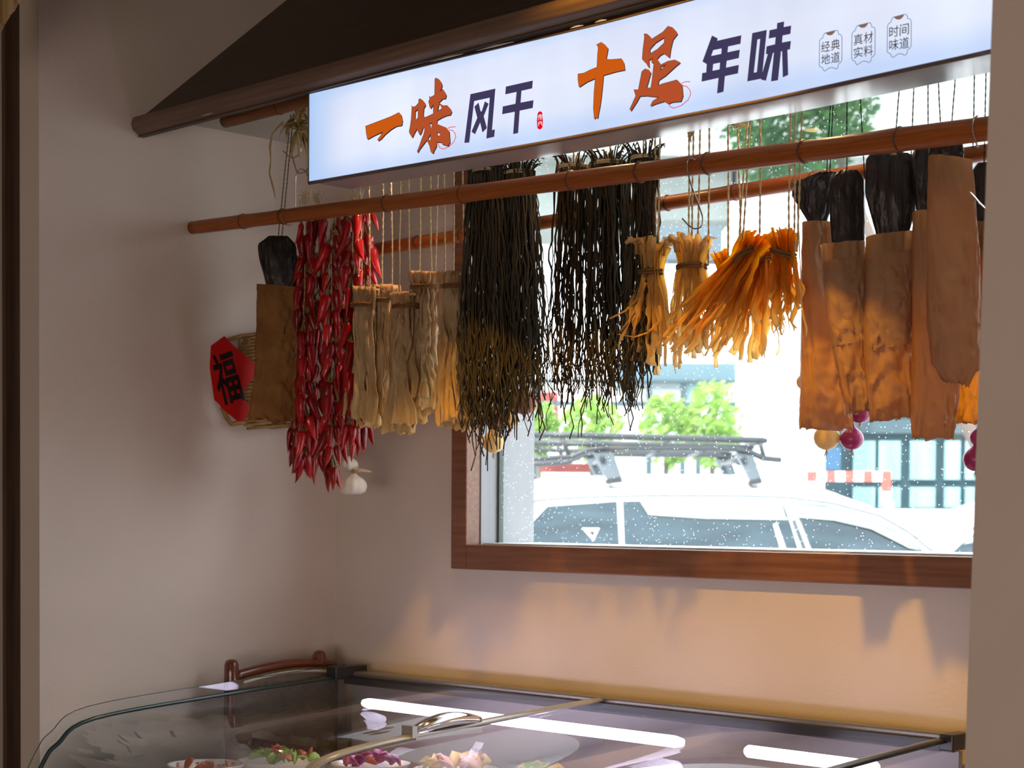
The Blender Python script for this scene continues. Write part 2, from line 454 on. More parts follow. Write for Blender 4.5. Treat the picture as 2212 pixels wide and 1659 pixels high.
# beige cloth hanging at the top-left corner
cv = MB()
n = 14
for i in range(n + 1):
    a = i / n
    px = -60 + a * 105
    for j in range(9):
        yy = -60 + (j / 8) * (60 + max(5, 165 - a * 165))
        p = WY(px, yy, yl - .25 + .012 * math.sin(a * 22)); cv.v.append(p)
for i in range(n):
    for j in range(8):
        k = i * 9 + j; cv.f.append((k, k + 9, k + 10, k + 1))
cvo = cv.build('hanging_cloth', M['cloth'])
sm = cvo.modifiers.new('thick', 'SOLIDIFY'); sm.thickness = .003
tag(cvo, 'beige cloth hanging in the top left corner beside the dark door frame', 'cloth')

# ------------------------------------------------------------------ window
win = bpy.data.objects.new('window_1', None); COL.objects.link(win); win.location = (XJ, 0, zs); win['kind'] = 'structure'
win['label'] = 'wide shop window in a brown wooden frame looking onto a parked white car'
bevel(MB().box((XC0, -.022, z_sb), (XJ + .003, .03, 2.58)).build('casing', M['casing'], win, False), .003)
bevel(MB().box((XJ + .0035, -.022, z_sb), (XP, .03, zs)).build('sill_board', M['casing'], win, False), .003)
bevel(MB().box((XJ + .0035, -.022, ZT), (XP, .03, ZT + .06)).build('head_board', M['casing'], win, False), .003)
MB().box((XJ - .001, .0305, zs), (XJ + .006, .09, ZT)).build('inner_jamb', M['jamb'], win, False)
MB().box((XJ - .001, .106, zs), (XJ + .012, .225, ZT)).build('outer_jamb', M['jamb'], win, False)
MB().box((XJ, .09, zs), (XJ + .014, .106, ZT)).build('gasket', M['gasket'], win, False)
MB().box((XJ + .013, .0305, zs - .02), (XP, .24, zs + .004)).build('window_ledge', M['white'], win, False)
MB().box((XJ + .013, .096, zs + .004), (XP, .101, ZT)).build('pane', M['pane'], win, False)

# ------------------------------------------------------------------ eave above the sign
e0 = WX(284, 292, 0.0)                          # lower front corner of the fascia on the left wall
YF, ZF = e0.y, e0.z
et = WX(640, 0, 0.0)
ea = thing('wooden_eave', (0, YF, ZF), 'dark brown sloping wooden eave with a fascia board above the lit sign', 'eave')
sl = (et.z + .02 - (ZF + .05)) / (et.y - (YF + .04))
y1, z1 = -.001, ZF + .05 + sl * (-.001 - (YF + .04)); XE = pe.x - .04
MB().hexa([(.0005, YF + .035, ZF + .03), (XE, YF + .035, ZF + .03), (XE, y1, z1 - .02), (.0005, y1, z1 - .02),
           (.0005, YF + .035, ZF + .055), (XE, YF + .035, ZF + .055), (XE, y1, z1), (.0005, y1, z1)]).build('roof_panel', M['eave'], ea, False)
fb = MB()
NS = 12
prof = [(0.022, 0.0), (.002, .012), (-.004, .028), (.002, .046), (.030, .052), (.040, .04), (.040, 0.0)]
for i in range(2):
    X = .0005 if i == 0 else XE
    for (a, b) in prof: fb.v.append(Vector((X, YF + a, ZF + b)))
np_ = len(prof)
for k in range(np_): fb.f.append((k, (k + 1) % np_, np_ + (k + 1) % np_, np_ + k))
fb.f.append(tuple(range(np_))); fb.f.append(tuple(np_ + k for k in reversed(range(np_))))
bevel(fb.build('fascia_board', M['fascia'], ea, False), .004)
MB().box((.0005, YF + .018, ZF - .002), (XE, YF + .036, ZF - .0003)).build('groove_strip', M['eave'], ea, False)
for (x0, x1) in ((1340 / 3.07, 1410 / 3.07), (930, 1000), (1030, 1110), (1232, 1260), (1285, 1310)):
    a = WY(x0, 292 - .237 * (x0 - 284) - 6, YF + .012); b = WY(x1, 292 - .237 * (x1 - 284) - 6, YF + .012)
    MB().tube([a, (a + b) / 2 + Vector((0, 0, .001)), b], [.0008, .0022, .0006], 5).build('paint_chip', M['chip'], ea)
# soffit of the recess
ZS = WX(500, 286, 0.0).z
MB().box((.0005, YF + .08, ZS), (XE, -.0005, ZS + .03)).build('soffit', M['soffit'], ea, False)

# ------------------------------------------------------------------ lit sign
YS = YF + .03
def q3(x, p):                                    # smooth curve through measured points
    for i in range(len(p) - 1):
        if x <= p[i + 1][0] or i == len(p) - 2:
            t = (x - p[i][0]) / (p[i + 1][0] - p[i][0]); return p[i][1] + t * (p[i + 1][1] - p[i][1])
TOP = [(668, 203.5), (1000, 124), (1300, 53.5), (1488, 4), (1800, -80), (2130, -173), (2300, -222)]
BOT = [(668, 393), (1000, 336), (1200, 301), (1657, 213), (2118, 113), (2300, 72)]
XS = [668 + i * (2152 - 668) / 26 for i in range(27)]
TH = .125
sg_o = WY(668, 393, YS)
sg = thing('light_box_sign', sg_o, 'long white backlit sign box with orange and navy Chinese characters', 'sign')
fp = MB(); bx = MB(); rim = MB(); under = MB()
tp = [WY(x, q3(x, TOP), YS) for x in XS]; bt = [WY(x, q3(x, BOT), YS) for x in XS]
back = Vector((0, TH, 0))
for i in range(len(XS)):
    tp[i].x = bt[i].x = (tp[i].x + bt[i].x) / 2
    fp.v += [bt[i], tp[i]]
for i in range(len(XS) - 1): fp.f.append((2 * i, 2 * i + 2, 2 * i + 3, 2 * i + 1))
FACE = bpy.data.materials.new('sign_face'); FACE.use_nodes = True
nt = FACE.node_tree; N, L = nt.nodes, nt.links; N.clear()
out = N.new('ShaderNodeOutputMaterial'); em = N.new('ShaderNodeEmission'); L.new(em.outputs[0], out.inputs[0])
tc = N.new('ShaderNodeTexCoord'); sp = N.new('ShaderNodeSeparateXYZ'); L.new(tc.outputs['Object'], sp.inputs[0])
# lamp falloff of the light box: bluer and dimmer towards its ends and edges
zr = N.new('ShaderNodeMapRange'); L.new(sp.outputs['Z'], zr.inputs[0]); zr.inputs[1].default_value = 0.0; zr.inputs[2].default_value = .21
cz = N.new('ShaderNodeValToRGB'); L.new(zr.outputs[0], cz.inputs[0])
cr = cz.color_ramp; cr.elements[0].position = 0.0; cr.elements[0].color = (.58, .70, .98, 1); cr.elements[1].position = 1.0; cr.elements[1].color = (.52, .68, .97, 1)
for p_, c_ in ((.2, (.76, .82, .99, 1)), (.5, (.80, .84, 1.0, 1)), (.82, (.74, .80, .99, 1))):
    e_ = cr.elements.new(p_); e_.color = c_
xr = N.new('ShaderNodeMapRange'); L.new(sp.outputs['X'], xr.inputs[0]); xr.inputs[1].default_value = 0.0; xr.inputs[2].default_value = .12
mx = N.new('ShaderNodeMixRGB'); mx.inputs[1].default_value = (.44, .62, .94, 1); L.new(xr.outputs[0], mx.inputs[0]); L.new(cz.outputs[0], mx.inputs[2])
nz = N.new('ShaderNodeTexNoise'); nz.inputs['Scale'].default_value = 5; mpp_ = N.new('ShaderNodeMapping'); mpp_.inputs['Scale'].default_value = (1, 1, .3)
L.new(tc.outputs['Object'], mpp_.inputs[0]); L.new(mpp_.outputs[0], nz.inputs['Vector'])
mr = N.new('ShaderNodeMapRange'); L.new(nz.outputs['Fac'], mr.inputs[0]); mr.inputs[1].default_value = .3; mr.inputs[2].default_value = .7; mr.inputs[3].default_value = .92; mr.inputs[4].default_value = 1.08
L.new(mr.outputs[0], em.inputs[1]); L.new(mx.outputs[0], em.inputs[0])
fp.build('face_panel', FACE, sg, False, recalc=False)
eps = Vector((0, .004, 0))
def loft(mb, rows):
    n0 = len(mb.v); m_ = len(rows[0])
    for r in rows: mb.v += [Vector(p) for p in r]
    for a in range(len(rows) - 1):
        for b in range(m_ - 1):
            k = n0 + a * m_ + b; mb.f.append((k, k + 1, k + m_ + 1, k + m_))
loft(bx, [[p + eps for p in bt], [p + back for p in bt], [p + back for p in tp], [p + eps for p in tp], [p + eps for p in bt]])
bx.build('housing', M['housing'], sg, False)
M['edge'] = mat('sign_edge', (.13, .09, .08), .4, .5)
ed = MB()
ed.tube([p + Vector((0, -.001, -.003)) for p in bt], .0042, 6); ed.build('bottom_edge', M['edge'], sg)
MB().tube([p + Vector((0, -.0005, .002)) for p in tp], .002, 6).build('top_edge', M['edge'], sg)
MB().tube([bt[0] + Vector((-.002, 0, 0)), tp[0] + Vector((-.002, 0, 0))], .0025, 6).build('end_edge', M['edge'], sg)
MB().add([bt[0] + eps, bt[0] + back, tp[0] + back, tp[0] + eps], [(0, 1, 2, 3)]).build('end_cap', M['alu'], sg, False)

C_OR = emis('sign_orange', (.46, .082, .024), 1.0); C_OR2 = emis('sign_orange_bright', (.60, .105, .007), 1.0)
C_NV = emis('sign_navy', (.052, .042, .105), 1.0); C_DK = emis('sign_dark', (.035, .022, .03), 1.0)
C_RD = emis('sign_red', (.78, .006, .012), 1.0); C_WH = emis('sign_white', (.85, .83, .9), 1.0)
C_BR = emis('sign_brown', (.24, .13, .085), 1.0); C_LN = emis('sign_line', (.06, .16, .28), 1.0)


def flat(mb, loops, T, Y):
    """flat print: outline (+holes) in picture points turned onto the plane Y of the sign"""
    l3 = [[Vector((p[0], -p[1], 0)) for p in lp] for lp in loops]
    tri = tessellate_polygon(l3)
    n0 = len(mb.v)
    for lp in loops:
        for p in lp: mb.v.append(T(p[0], p[1], Y))
    mb.f += [tuple(i + n0 for i in t) for t in tri]


def zt(ox, oy, sc):
    return lambda p: (ox + p[0] / sc, oy + p[1] / sc)


def sign_char(name, polys, zf, col, shadow=True, label=None, sh=(1.6, 2.0)):
    a = MB()
    for loops in polys: flat(a, [[zf(p) for p in lp] for lp in loops], WY, YS - .0016)
    o = a.build(name, col, sg, False, recalc=False)
    if label: o['label'] = label
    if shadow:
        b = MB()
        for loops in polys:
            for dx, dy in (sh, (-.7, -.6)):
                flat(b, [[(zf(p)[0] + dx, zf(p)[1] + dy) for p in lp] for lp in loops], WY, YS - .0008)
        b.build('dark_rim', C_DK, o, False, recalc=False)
    return o


Z1 = zt(780, 160, 9.218); Z2 = zt(990, 160, 10.37); Z3 = zt(1230, 40, 7.214); Z4 = zt(1500, 30, 9.217); ZB = zt(1740, 20, 8.508)
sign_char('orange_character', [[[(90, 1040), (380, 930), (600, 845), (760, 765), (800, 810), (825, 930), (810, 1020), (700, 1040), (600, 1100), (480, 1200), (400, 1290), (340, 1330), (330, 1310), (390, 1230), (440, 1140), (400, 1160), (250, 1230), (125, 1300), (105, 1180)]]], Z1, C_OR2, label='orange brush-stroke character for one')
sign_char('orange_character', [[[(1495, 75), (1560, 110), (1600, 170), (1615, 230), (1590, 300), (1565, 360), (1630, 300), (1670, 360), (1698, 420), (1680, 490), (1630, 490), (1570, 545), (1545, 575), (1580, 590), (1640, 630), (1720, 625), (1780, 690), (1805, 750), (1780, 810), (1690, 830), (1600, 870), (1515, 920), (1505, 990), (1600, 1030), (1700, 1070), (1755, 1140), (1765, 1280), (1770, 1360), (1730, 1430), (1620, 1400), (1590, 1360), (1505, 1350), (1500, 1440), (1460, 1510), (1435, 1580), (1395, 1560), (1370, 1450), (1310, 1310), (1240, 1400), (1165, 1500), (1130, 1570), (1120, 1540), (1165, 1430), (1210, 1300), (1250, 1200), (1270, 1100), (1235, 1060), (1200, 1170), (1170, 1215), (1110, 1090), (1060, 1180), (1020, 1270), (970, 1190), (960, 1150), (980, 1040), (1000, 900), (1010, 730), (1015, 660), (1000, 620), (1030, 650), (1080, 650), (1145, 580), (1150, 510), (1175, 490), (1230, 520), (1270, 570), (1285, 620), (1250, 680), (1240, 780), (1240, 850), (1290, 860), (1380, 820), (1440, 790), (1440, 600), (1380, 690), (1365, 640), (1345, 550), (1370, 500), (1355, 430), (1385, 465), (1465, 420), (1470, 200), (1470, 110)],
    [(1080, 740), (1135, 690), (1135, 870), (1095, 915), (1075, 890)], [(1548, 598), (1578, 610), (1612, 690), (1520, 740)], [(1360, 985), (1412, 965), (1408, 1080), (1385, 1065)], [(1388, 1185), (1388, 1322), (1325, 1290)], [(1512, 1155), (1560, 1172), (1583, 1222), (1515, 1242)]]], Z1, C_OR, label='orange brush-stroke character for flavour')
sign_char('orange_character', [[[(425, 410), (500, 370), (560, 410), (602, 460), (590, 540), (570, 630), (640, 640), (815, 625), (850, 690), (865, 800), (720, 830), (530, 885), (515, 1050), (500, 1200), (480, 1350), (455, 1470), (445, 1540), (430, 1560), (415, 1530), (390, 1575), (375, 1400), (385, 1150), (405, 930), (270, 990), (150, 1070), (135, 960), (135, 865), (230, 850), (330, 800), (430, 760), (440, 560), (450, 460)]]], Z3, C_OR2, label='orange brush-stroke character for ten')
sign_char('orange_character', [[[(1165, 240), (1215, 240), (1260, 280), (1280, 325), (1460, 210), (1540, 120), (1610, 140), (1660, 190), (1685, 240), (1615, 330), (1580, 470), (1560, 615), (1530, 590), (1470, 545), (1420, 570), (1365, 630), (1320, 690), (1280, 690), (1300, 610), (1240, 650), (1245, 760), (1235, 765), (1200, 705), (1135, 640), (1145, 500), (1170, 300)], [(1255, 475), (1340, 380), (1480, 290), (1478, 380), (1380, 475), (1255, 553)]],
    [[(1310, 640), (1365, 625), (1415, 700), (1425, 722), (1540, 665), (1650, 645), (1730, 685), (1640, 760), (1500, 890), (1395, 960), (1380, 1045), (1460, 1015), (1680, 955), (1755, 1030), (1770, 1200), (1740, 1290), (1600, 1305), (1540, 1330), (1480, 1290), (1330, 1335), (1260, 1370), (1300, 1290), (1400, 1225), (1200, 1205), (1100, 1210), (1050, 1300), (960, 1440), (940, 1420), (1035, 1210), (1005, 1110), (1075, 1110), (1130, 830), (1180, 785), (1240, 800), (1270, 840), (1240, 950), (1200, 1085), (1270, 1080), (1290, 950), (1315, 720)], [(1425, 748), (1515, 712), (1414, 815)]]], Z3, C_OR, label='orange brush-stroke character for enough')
sign_char('navy_character', [[[(272, 450), (830, 325), (755, 1255), (820, 1240), (805, 1405), (628, 1445), (705, 530), (355, 605), (245, 1535), (135, 1540)]], [[(360, 730), (455, 640), (500, 835), (525, 835), (595, 612), (680, 665), (570, 945), (640, 1210), (540, 1310), (490, 1085), (375, 1350), (295, 1290), (425, 980)]]], Z2, C_NV, False, 'navy block character for wind')
sign_char('navy_character', [[[(1065, 280), (1670, 145), (1655, 320), (1415, 375), (1395, 640), (1685, 585), (1668, 760), (1375, 820), (1340, 1320), (1228, 1345), (1265, 845), (980, 900), (998, 725), (1280, 665), (1305, 400), (1052, 455)]]], Z2, C_NV, False, 'navy block character for dry')
sign_char('navy_character', [[[(350, 430), (465, 488), (455, 535), (935, 425), (918, 595), (672, 650), (660, 765), (905, 712), (885, 880), (643, 935), (630, 1070), (885, 1015), (868, 1185), (608, 1240), (580, 1550), (450, 1585), (480, 1275), (143, 1350), (155, 1178), (235, 1165), (245, 1000), (160, 950)], [(375, 722), (542, 688), (535, 795), (335, 838)], [(375, 998), (510, 970), (500, 1105), (362, 1132)]]], Z4, C_NV, False, 'navy block character for year')
sign_char('navy_character', [[[(1152, 382), (1443, 318), (1355, 1165), (1460, 800), (1422, 800), (1437, 645), (1605, 605), (1617, 465), (1478, 492), (1495, 325), (1640, 295), (1648, 182), (1788, 150), (1778, 262), (1928, 232), (1912, 398), (1757, 432), (1745, 570), (1922, 538), (1905, 705), (1853, 715), (1868, 1215), (1760, 1265), (1745, 745), (1725, 745), (1665, 1320), (1525, 1345), (1583, 775), (1565, 775), (1425, 1330), (1328, 1310), (1330, 1290), (1052, 1345)], [(1255, 510), (1310, 498), (1243, 1160), (1183, 1170)]]], Z4, C_NV, False, 'navy block character for flavour')
seal = sign_char('red_seal', [[[(1780, 870), (1810, 842), (1840, 832), (1880, 860), (1885, 960), (1895, 1060), (1892, 1150), (1880, 1205), (1830, 1245), (1785, 1225), (1765, 1180), (1760, 1050), (1770, 950)]]], Z2, C_RD, False, 'small red oval seal with white characters')


def glyph(ch, quad, T, Y, m, parent, name, bold=.0):
    """font glyph fitted into a picture quad (tl, tr, br, bl) on a plane"""
    cu = bpy.data.curves.new('glyph', 'FONT'); cu.body = ch; cu.size = 1.0; cu.offset = bold; cu.resolution_u = 3
    ob = bpy.data.objects.new('glyph', cu)
    me = bpy.data.meshes.new_from_object(ob)
    vs = [v.co.copy() for v in me.vertices]; fs = [tuple(p.vertices) for p in me.polygons]
    bpy.data.objects.remove(ob); bpy.data.curves.remove(cu); bpy.data.meshes.remove(me)
    if not vs: return None
    x0 = min(v.x for v in vs); x1 = max(v.x for v in vs); y0 = min(v.y for v in vs); y1_ = max(v.y for v in vs)
    b = MB()
    tl, tr, br, bl = quad
    for v in vs:
        u = (v.x - x0) / (x1 - x0); k = (v.y - y0) / (y1_ - y0)
        px = (bl[0] * (1 - u) + br[0] * u) * (1 - k) + (tl[0] * (1 - u) + tr[0] * u) * k
        py = (bl[1] * (1 - u) + br[1] * u) * (1 - k) + (tl[1] * (1 - u) + tr[1] * u) * k
        b.v.append(T(px, py, Y))
    b.f = fs
    return b.build(name, m, parent, False, recalc=False)


def gq(x0, y0, x1, y1_, zf, skew):
    """quad: bbox whose right side is lifted by skew (zoom points)"""
    return [zf((x0, y0 + skew)), zf((x1, y0)), zf((x1, y1_ - skew)), zf((x0, y1_))]


glyph('传', gq(1782, 890, 1880, 1040, Z2, 14), WY, YS - .0026, C_WH, seal, 'seal_character', .012)
glyph('承', gq(1775, 1055, 1888, 1180, Z2, 14), WY, YS - .0026, C_WH, seal, 'seal_character', .012)
# thin red loops beside the brush characters
for pts, zf in (([(1720, 1085), (1780, 1055), (1880, 1050)], Z1), ([(1750, 1115), (1820, 1120), (1870, 1180), (1885, 1250), (1850, 1350), (1760, 1440), (1640, 1495), (1570, 1470), (1545, 1420), (1540, 1370)], Z1),
                ([(1750, 1010), (1800, 985), (1880, 982)], Z3), ([(1765, 1045), (1830, 1060), (1880, 1120), (1890, 1180), (1850, 1270), (1740, 1360), (1620, 1398), (1565, 1370), (1545, 1310)], Z3)):
    MB().tube([WY(*zf(p), YS - .001) for p in pts], .0007, 5).build('red_loop', C_RD, sg)
B0 = [(360, 437), (455, 412), (550, 388), (580, 388), (600, 415), (610, 462), (650, 467), (670, 505), (668, 930), (650, 975), (605, 1005), (598, 1060), (575, 1092), (545, 1095), (520, 1078), (475, 1070), (430, 1082), (385, 1115), (350, 1140), (325, 1115), (310, 1070), (270, 1060), (252, 1025), (258, 590), (280, 545), (318, 525), (328, 475)]
CAP = [(365, 437), (550, 390), (530, 430), (490, 470), (440, 482), (400, 468)]
for bi, (ox, oy, sc, chars) in enumerate(((0, 0, 1.0, '经典地道'), (600, -138, 1.03, '真材实料'), (1255, -292, 1.06, '时间味道'))):
    def zb(p, ox=ox, oy=oy, sc=sc): return ZB((360 + ox + (p[0] - 360) * sc, 437 + oy + (p[1] - 437) * sc))
    line = [WY(*zb(p), YS - .001) for p in B0]; line.append(line[0])
    bo = MB().tube(line, .00058, 5, cap=False).build('badge', C_LN, sg)
    bo['label'] = 'small outlined badge of four characters'
    a = MB(); flat(a, [[zb(p) for p in CAP]], WY, YS - .001); a.build('badge_cap', C_BR, bo, False, recalc=False)
    for ci, (x0, y0, x1, y1_) in enumerate(((288, 572, 450, 800), (468, 532, 630, 768), (288, 802, 450, 1028), (468, 768, 630, 1000))):
        glyph(chars[ci], gq(x0, y0, x1, y1_, zb, 34), WY, YS - .001, C_DK, bo, 'badge_character', .004)

# warm spot lamps in the soffit behind the sign
for i, (X, Y) in enumerate(((.66, -.33), (1.30, -.30), (1.85, -.30))):
    lt = thing('spot_lamp', (X, Y, ZS), ('warm spot lamp under the soffit above the radishes', 'warm spot lamp under the soffit above the ferns', 'warm spot lamp under the soffit above the orange strips')[i], 'lamp', 'spot lamps behind the sign')
    MB().lathe((X, Y, ZS - .05), [(.022, 0), (.03, .002), (.03, .049), (.012, .0499)], 16).build('housing', M['blackmetal'], lt)
    MB().lathe((X, Y, ZS - .053), [(.004, 0), (.018, .001), (.020, .0029)], 12).build('bulb', emis('warm_bulb', (1, .62, .25), 12), lt)
    d = bpy.data.lights.new('spot_beam', 'SPOT'); d.energy = (16, 5, 4)[i]; d.color = (1.0, .60, .25); d.spot_size = math.radians((58, 110, 110)[i]); d.spot_blend = .6; d.shadow_soft_size = .018
    o = bpy.data.objects.new('spot_beam', d); COL.objects.link(o); o.parent = lt; o.location = (0, 0, -.06)
    o.rotation_euler = Vector((.02, -.12, -1)).to_track_quat('-Z', 'Y').to_euler()


# ------------------------------------------------------------------ bamboo poles
def bamboo(a, b, r, label, nodes, m=M['bamboo'], sag=0.0, taper=0.0):
    a, b = Vector(a), Vector(b)
    t = thing('bamboo_pole', a, label, 'pole', 'bamboo hanging poles')
    pth, rad = [], []
    n = 60
    for i in range(n + 1):
        k = i / n
        p = a.lerp(b, k); p.z -= sag * 4 * k * (1 - k)
        pth.append(p); rr = r * (1 + .02 * math.sin(k * 40)) * (1 + taper * k)
        for nd in nodes:
            d = abs(k - nd) * (b - a).length
            if d < .02: rr *= 1 + .07 * (1 - d / .02)
        rad.append(rr)
    MB().tube(pth, rad, 16).build('culm', m, t)
    for nd in nodes:
        p = a.lerp(b, nd); p.z -= sag * 4 * nd * (1 - nd)
        d = (b - a).normalized()
        MB().tube([p - d * .0035, p, p + d * .0035], [r * (1 + taper * nd) * 1.03, r * (1 + taper * nd) * 1.15, r * (1 + taper * nd) * 1.03], 16, cap=False).build('node_ring', M['bamboo_node'], t)
    return t


def kfrac(a, b, px):                              # place along the pole seen at a picture column
    best = min(range(0, 401), key=lambda i: abs(proj(a.lerp(b, i / 400))[0] - px)); return best / 400


def proj(P):
    d = P - CAM; z = d.dot(fwd); return (PX0 + d.dot(CR) / z * F_PX, PY0 - d.dot(CU) / z * F_PX)


pa = WX(416, 492, 0.004); pb = WY(2118, 280, -.46); pb = pa + (pb - pa) * 1.16
FPY = lambda px: pa.y + (pb.y - pa.y) * kfrac(pa, pb, px)
bamboo(pa, pb, .0172, 'front reddish brown bamboo pole spanning in front of all the hanging goods', [kfrac(pa, pb, x) for x in (525, 610, 835, 1000, 1235, 1385, 1528, 1740, 1945)], taper=.30)
ra = WY(560, 578, -.21); ra.x = .003; rb = WY(1700, 398, -.21); rb = ra + (rb - ra) * 1.6; rb.x = min(rb.x, 2.55)
bamboo(ra, rb, .0165, 'rear bamboo pole seen behind the hanging twine near the window', [kfrac(ra, rb, x) for x in (905, 1000, 1445, 1590, 1760)])
ta = WZ(486, 262, ZS - .02); tb = Vector((2.5, ta.y, ta.z))
bamboo(ta, tb, .017, 'dull bamboo pole right under the soffit beside the corn husks', [.1, .3, .5, .7, .9], M['bamboo_dull'])

# ------------------------------------------------------------------ hanging goods
YI = -.34
ZTOP = ZS - .003


def cord_pts(pxt, pxb, pyb, Y, Yt=None, n=10, wob=.0008):
    b = WY(pxb, pyb, Y); t = WY(pxt, 330, Y if Yt is None else Yt); t.z = ZTOP
    return [t.lerp(b, i / n) + Vector((R_(-wob, wob), R_(-wob, wob), 0)) for i in range(n + 1)]


def rope(parent, pts, r=.0019, m=None, fray=0, name='twine'):
    b = MB()
    P = []
    for i in range(len(pts) - 1):
        for k in range(8): P.append(pts[i].lerp(pts[i + 1], k / 8))
    P.append(pts[-1])
    for ph in (0, math.pi):                      # two-ply twist
        q = [p + Vector((math.cos(i * 1.1 + ph), math.sin(i * 1.1 + ph), 0)) * r * .55 for i, p in enumerate(P)]
        b.tube(q, r * .72, 5)
    for _ in range(fray):
        p = random.choice(P); d = Vector((R_(-1, 1), R_(-1, 1), R_(-.4, 1))).normalized() * R_(.004, .010)
        b.tube([p, p + d * .6, p + d + Vector((0, 0, -.002))], [.0003, .0003, .0001], 3)
    return b.build(name, m or M['twine'], parent)


def wrinkled_strip(path, wd, seed, nu=9):
    """thin crumpled ribbon folded lengthwise, flaring and fraying at its end"""
    b = MB(); m_ = len(path); vs, fs, ts = [], [], []
    a0 = R_(-.5, .5)
    for i, p in enumerate(path):
        k = i / (m_ - 1)
        an = a0 + 1.1 * noise.noise(Vector((seed, k * 2.0, 0)))
        side = RH * math.cos(an) + FH * math.sin(an); nrm = FH * math.cos(an) - RH * math.sin(an)
        w_ = wd * (.86 + .45 * noise.noise(Vector((seed + 9, k * 4, 2)))) * (1 + .35 * max(0, k - .75) / .25)
        for j in range(nu):
            u = j / (nu - 1) * 2 - 1
            f = .55 * noise.noise(Vector((seed * 2.3, k * 3.2, u * 2.2))) + .28 * noise.noise(Vector((seed, k * 11, u * 4))) - .25 * u * u
            f2 = .10 * noise.noise(Vector((seed * 5, k * 24, u * 5)))
            z = -abs(noise.noise(Vector((seed, u * 3, 7)))) * .02 * (k > .93)
            vs.append(p + side * (u * w_ * (1 - .12 * abs(f))) + nrm * (wd * (f + f2)) + Vector((0, 0, z)))
            ts.append(k)
    for i in range(m_ - 1):
        for j in range(nu - 1):
            q = i * nu + j; fs.append((q, q + 1, q + nu + 1, q + nu))
    return b.add(vs, fs, ts)


def ring_path(c, rx, ry, n=18, tilt=0.0):
    P = [c + Vector((math.cos(2 * math.pi * i / n) * rx, math.sin(2 * math.pi * i / n) * ry, tilt * math.cos(2 * math.pi * i / n))) for i in range(n)]
    return P + [P[0], P[1]]


def tie_band(parent, px, py, wpx, Y, m=None, turns=2, tilt=0.0, r=.0024, depth=None):
    s = mpp(px, Y); c = WY(px, py, Y); b = MB()
    for k in range(turns):
        b.tube(ring_path(c + Vector((0, 0, -k * r * 1.9)), wpx * s / 2, depth or wpx * s / 2, tilt=tilt + R_(-.0015, .0015)), r, 6, cap=False)
    return b.build('tie', m or M['tie'], parent)


# ---- dried radish bundles
RAD = [  # xc, y_top, y_tie, w_top, y_bot, w_bot, twines[(pxtop, pxbot)], label, Y, strips
    (788, 622, 662, 50, 918, 62, [(795, 800), (776, 782)], 'pale dried radish bundle touching the red chilies', -.37, 9),
    (832, 617, 652, 40, 928, 48, [(830, 825), (843, 848)], 'narrow dried radish bundle second from the chilies', -.33, 8),
    (877, 632, 664, 48, 934, 60, [(866, 862), (880, 885)], 'dried radish bundle with a curled side strip, third from the chilies', -.37, 10),
    (925, 588, 624, 64, 890, 66, [(911, 906), (927, 932), (950, 940)], 'wide dried radish bundle tied higher, fourth from the chilies', -.33, 11),
    (986, 590, 622, 56, 925, 60, [(956, 962), (980, 980), (996, 1003)], 'dried radish bundle beside the dark fern bunches', -.35, 11),
]
for bi, (xc, yt, yi, wt, yb, wb, tws, lab, Y, ns) in enumerate(RAD):
    s = mpp(xc, Y)
    t = thing('dried_radish_bundle', WY(xc, yi, Y), lab, 'dried radish', 'dried radish bundles on twine')
    for k in range(ns):
        a = 2 * math.pi * k / ns + R_(-.3, .3); rr = .5 if k % 3 else .25
        ux, uy = math.cos(a) * rr, math.sin(a) * rr
        pth = []
        L_ = yb - R_(0, 42) if k else yb
        for i in range(41):
            q = i / 40
            yy = yt + R_(-3, 3) * (i == 0) + q * (L_ - yt)
            pin = 1.0 if yy < yi else 1 + (wb / wt - 1) * (yy - yi) / (yb - yi)
            if abs(yy - yi) < 14: pin *= .86
            wx = ux * (wt - 12) * pin + 8 * noise.noise(Vector((k * 5.1 + bi, q * 2.6, 1))) * (q * 2)
            wx += 3.2 * noise.noise(Vector((k * 3.3 + bi * 2, q * 9, 4)))
            p = WY(xc + wx, yy, Y); p.y += uy * wt * s * .9 * pin + .008 * noise.noise(Vector((k * 2.1, q * 3, 7 + bi)))
            pth.append(p)
        so2 = wrinkled_strip(pth, R_(12, 19) * s, bi * 31 + k * 3.7).build('strip', M['radish'], t, True, recalc=False)
        sm2 = so2.modifiers.new('thick', 'SOLIDIFY'); sm2.thickness = .0022; sm2.offset = 0
    for k in range(5):                            # folded tops above the tie
        a = R_(0, 6.28); c = WY(xc + math.cos(a) * wt * .28, yt + 10, Y); c.y += math.sin(a) * wt * s * .25
        MB().tube([c + Vector((0, 0, -.012)), c + Vector((0, 0, .004)), c + Vector((math.cos(a), math.sin(a), .6)) * .012], [9 * s, 10 * s, 7 * s], 7, flat=.35, ang=a,
                  rf=lambda i, k: 1 + .3 * noise.noise(Vector((a * 7, i, k * 1.3)))).build('strip_top', M['radish'], t)
    tie_band(t, xc, yi - 4, wt * 1.16, Y, M['tie'], 2, r=.0030, depth=wt * s * .62)
    for (x0, x1) in tws: rope(t, cord_pts(x0, x1, yi, Y), fray=26 if bi in (1, 2) else 8)

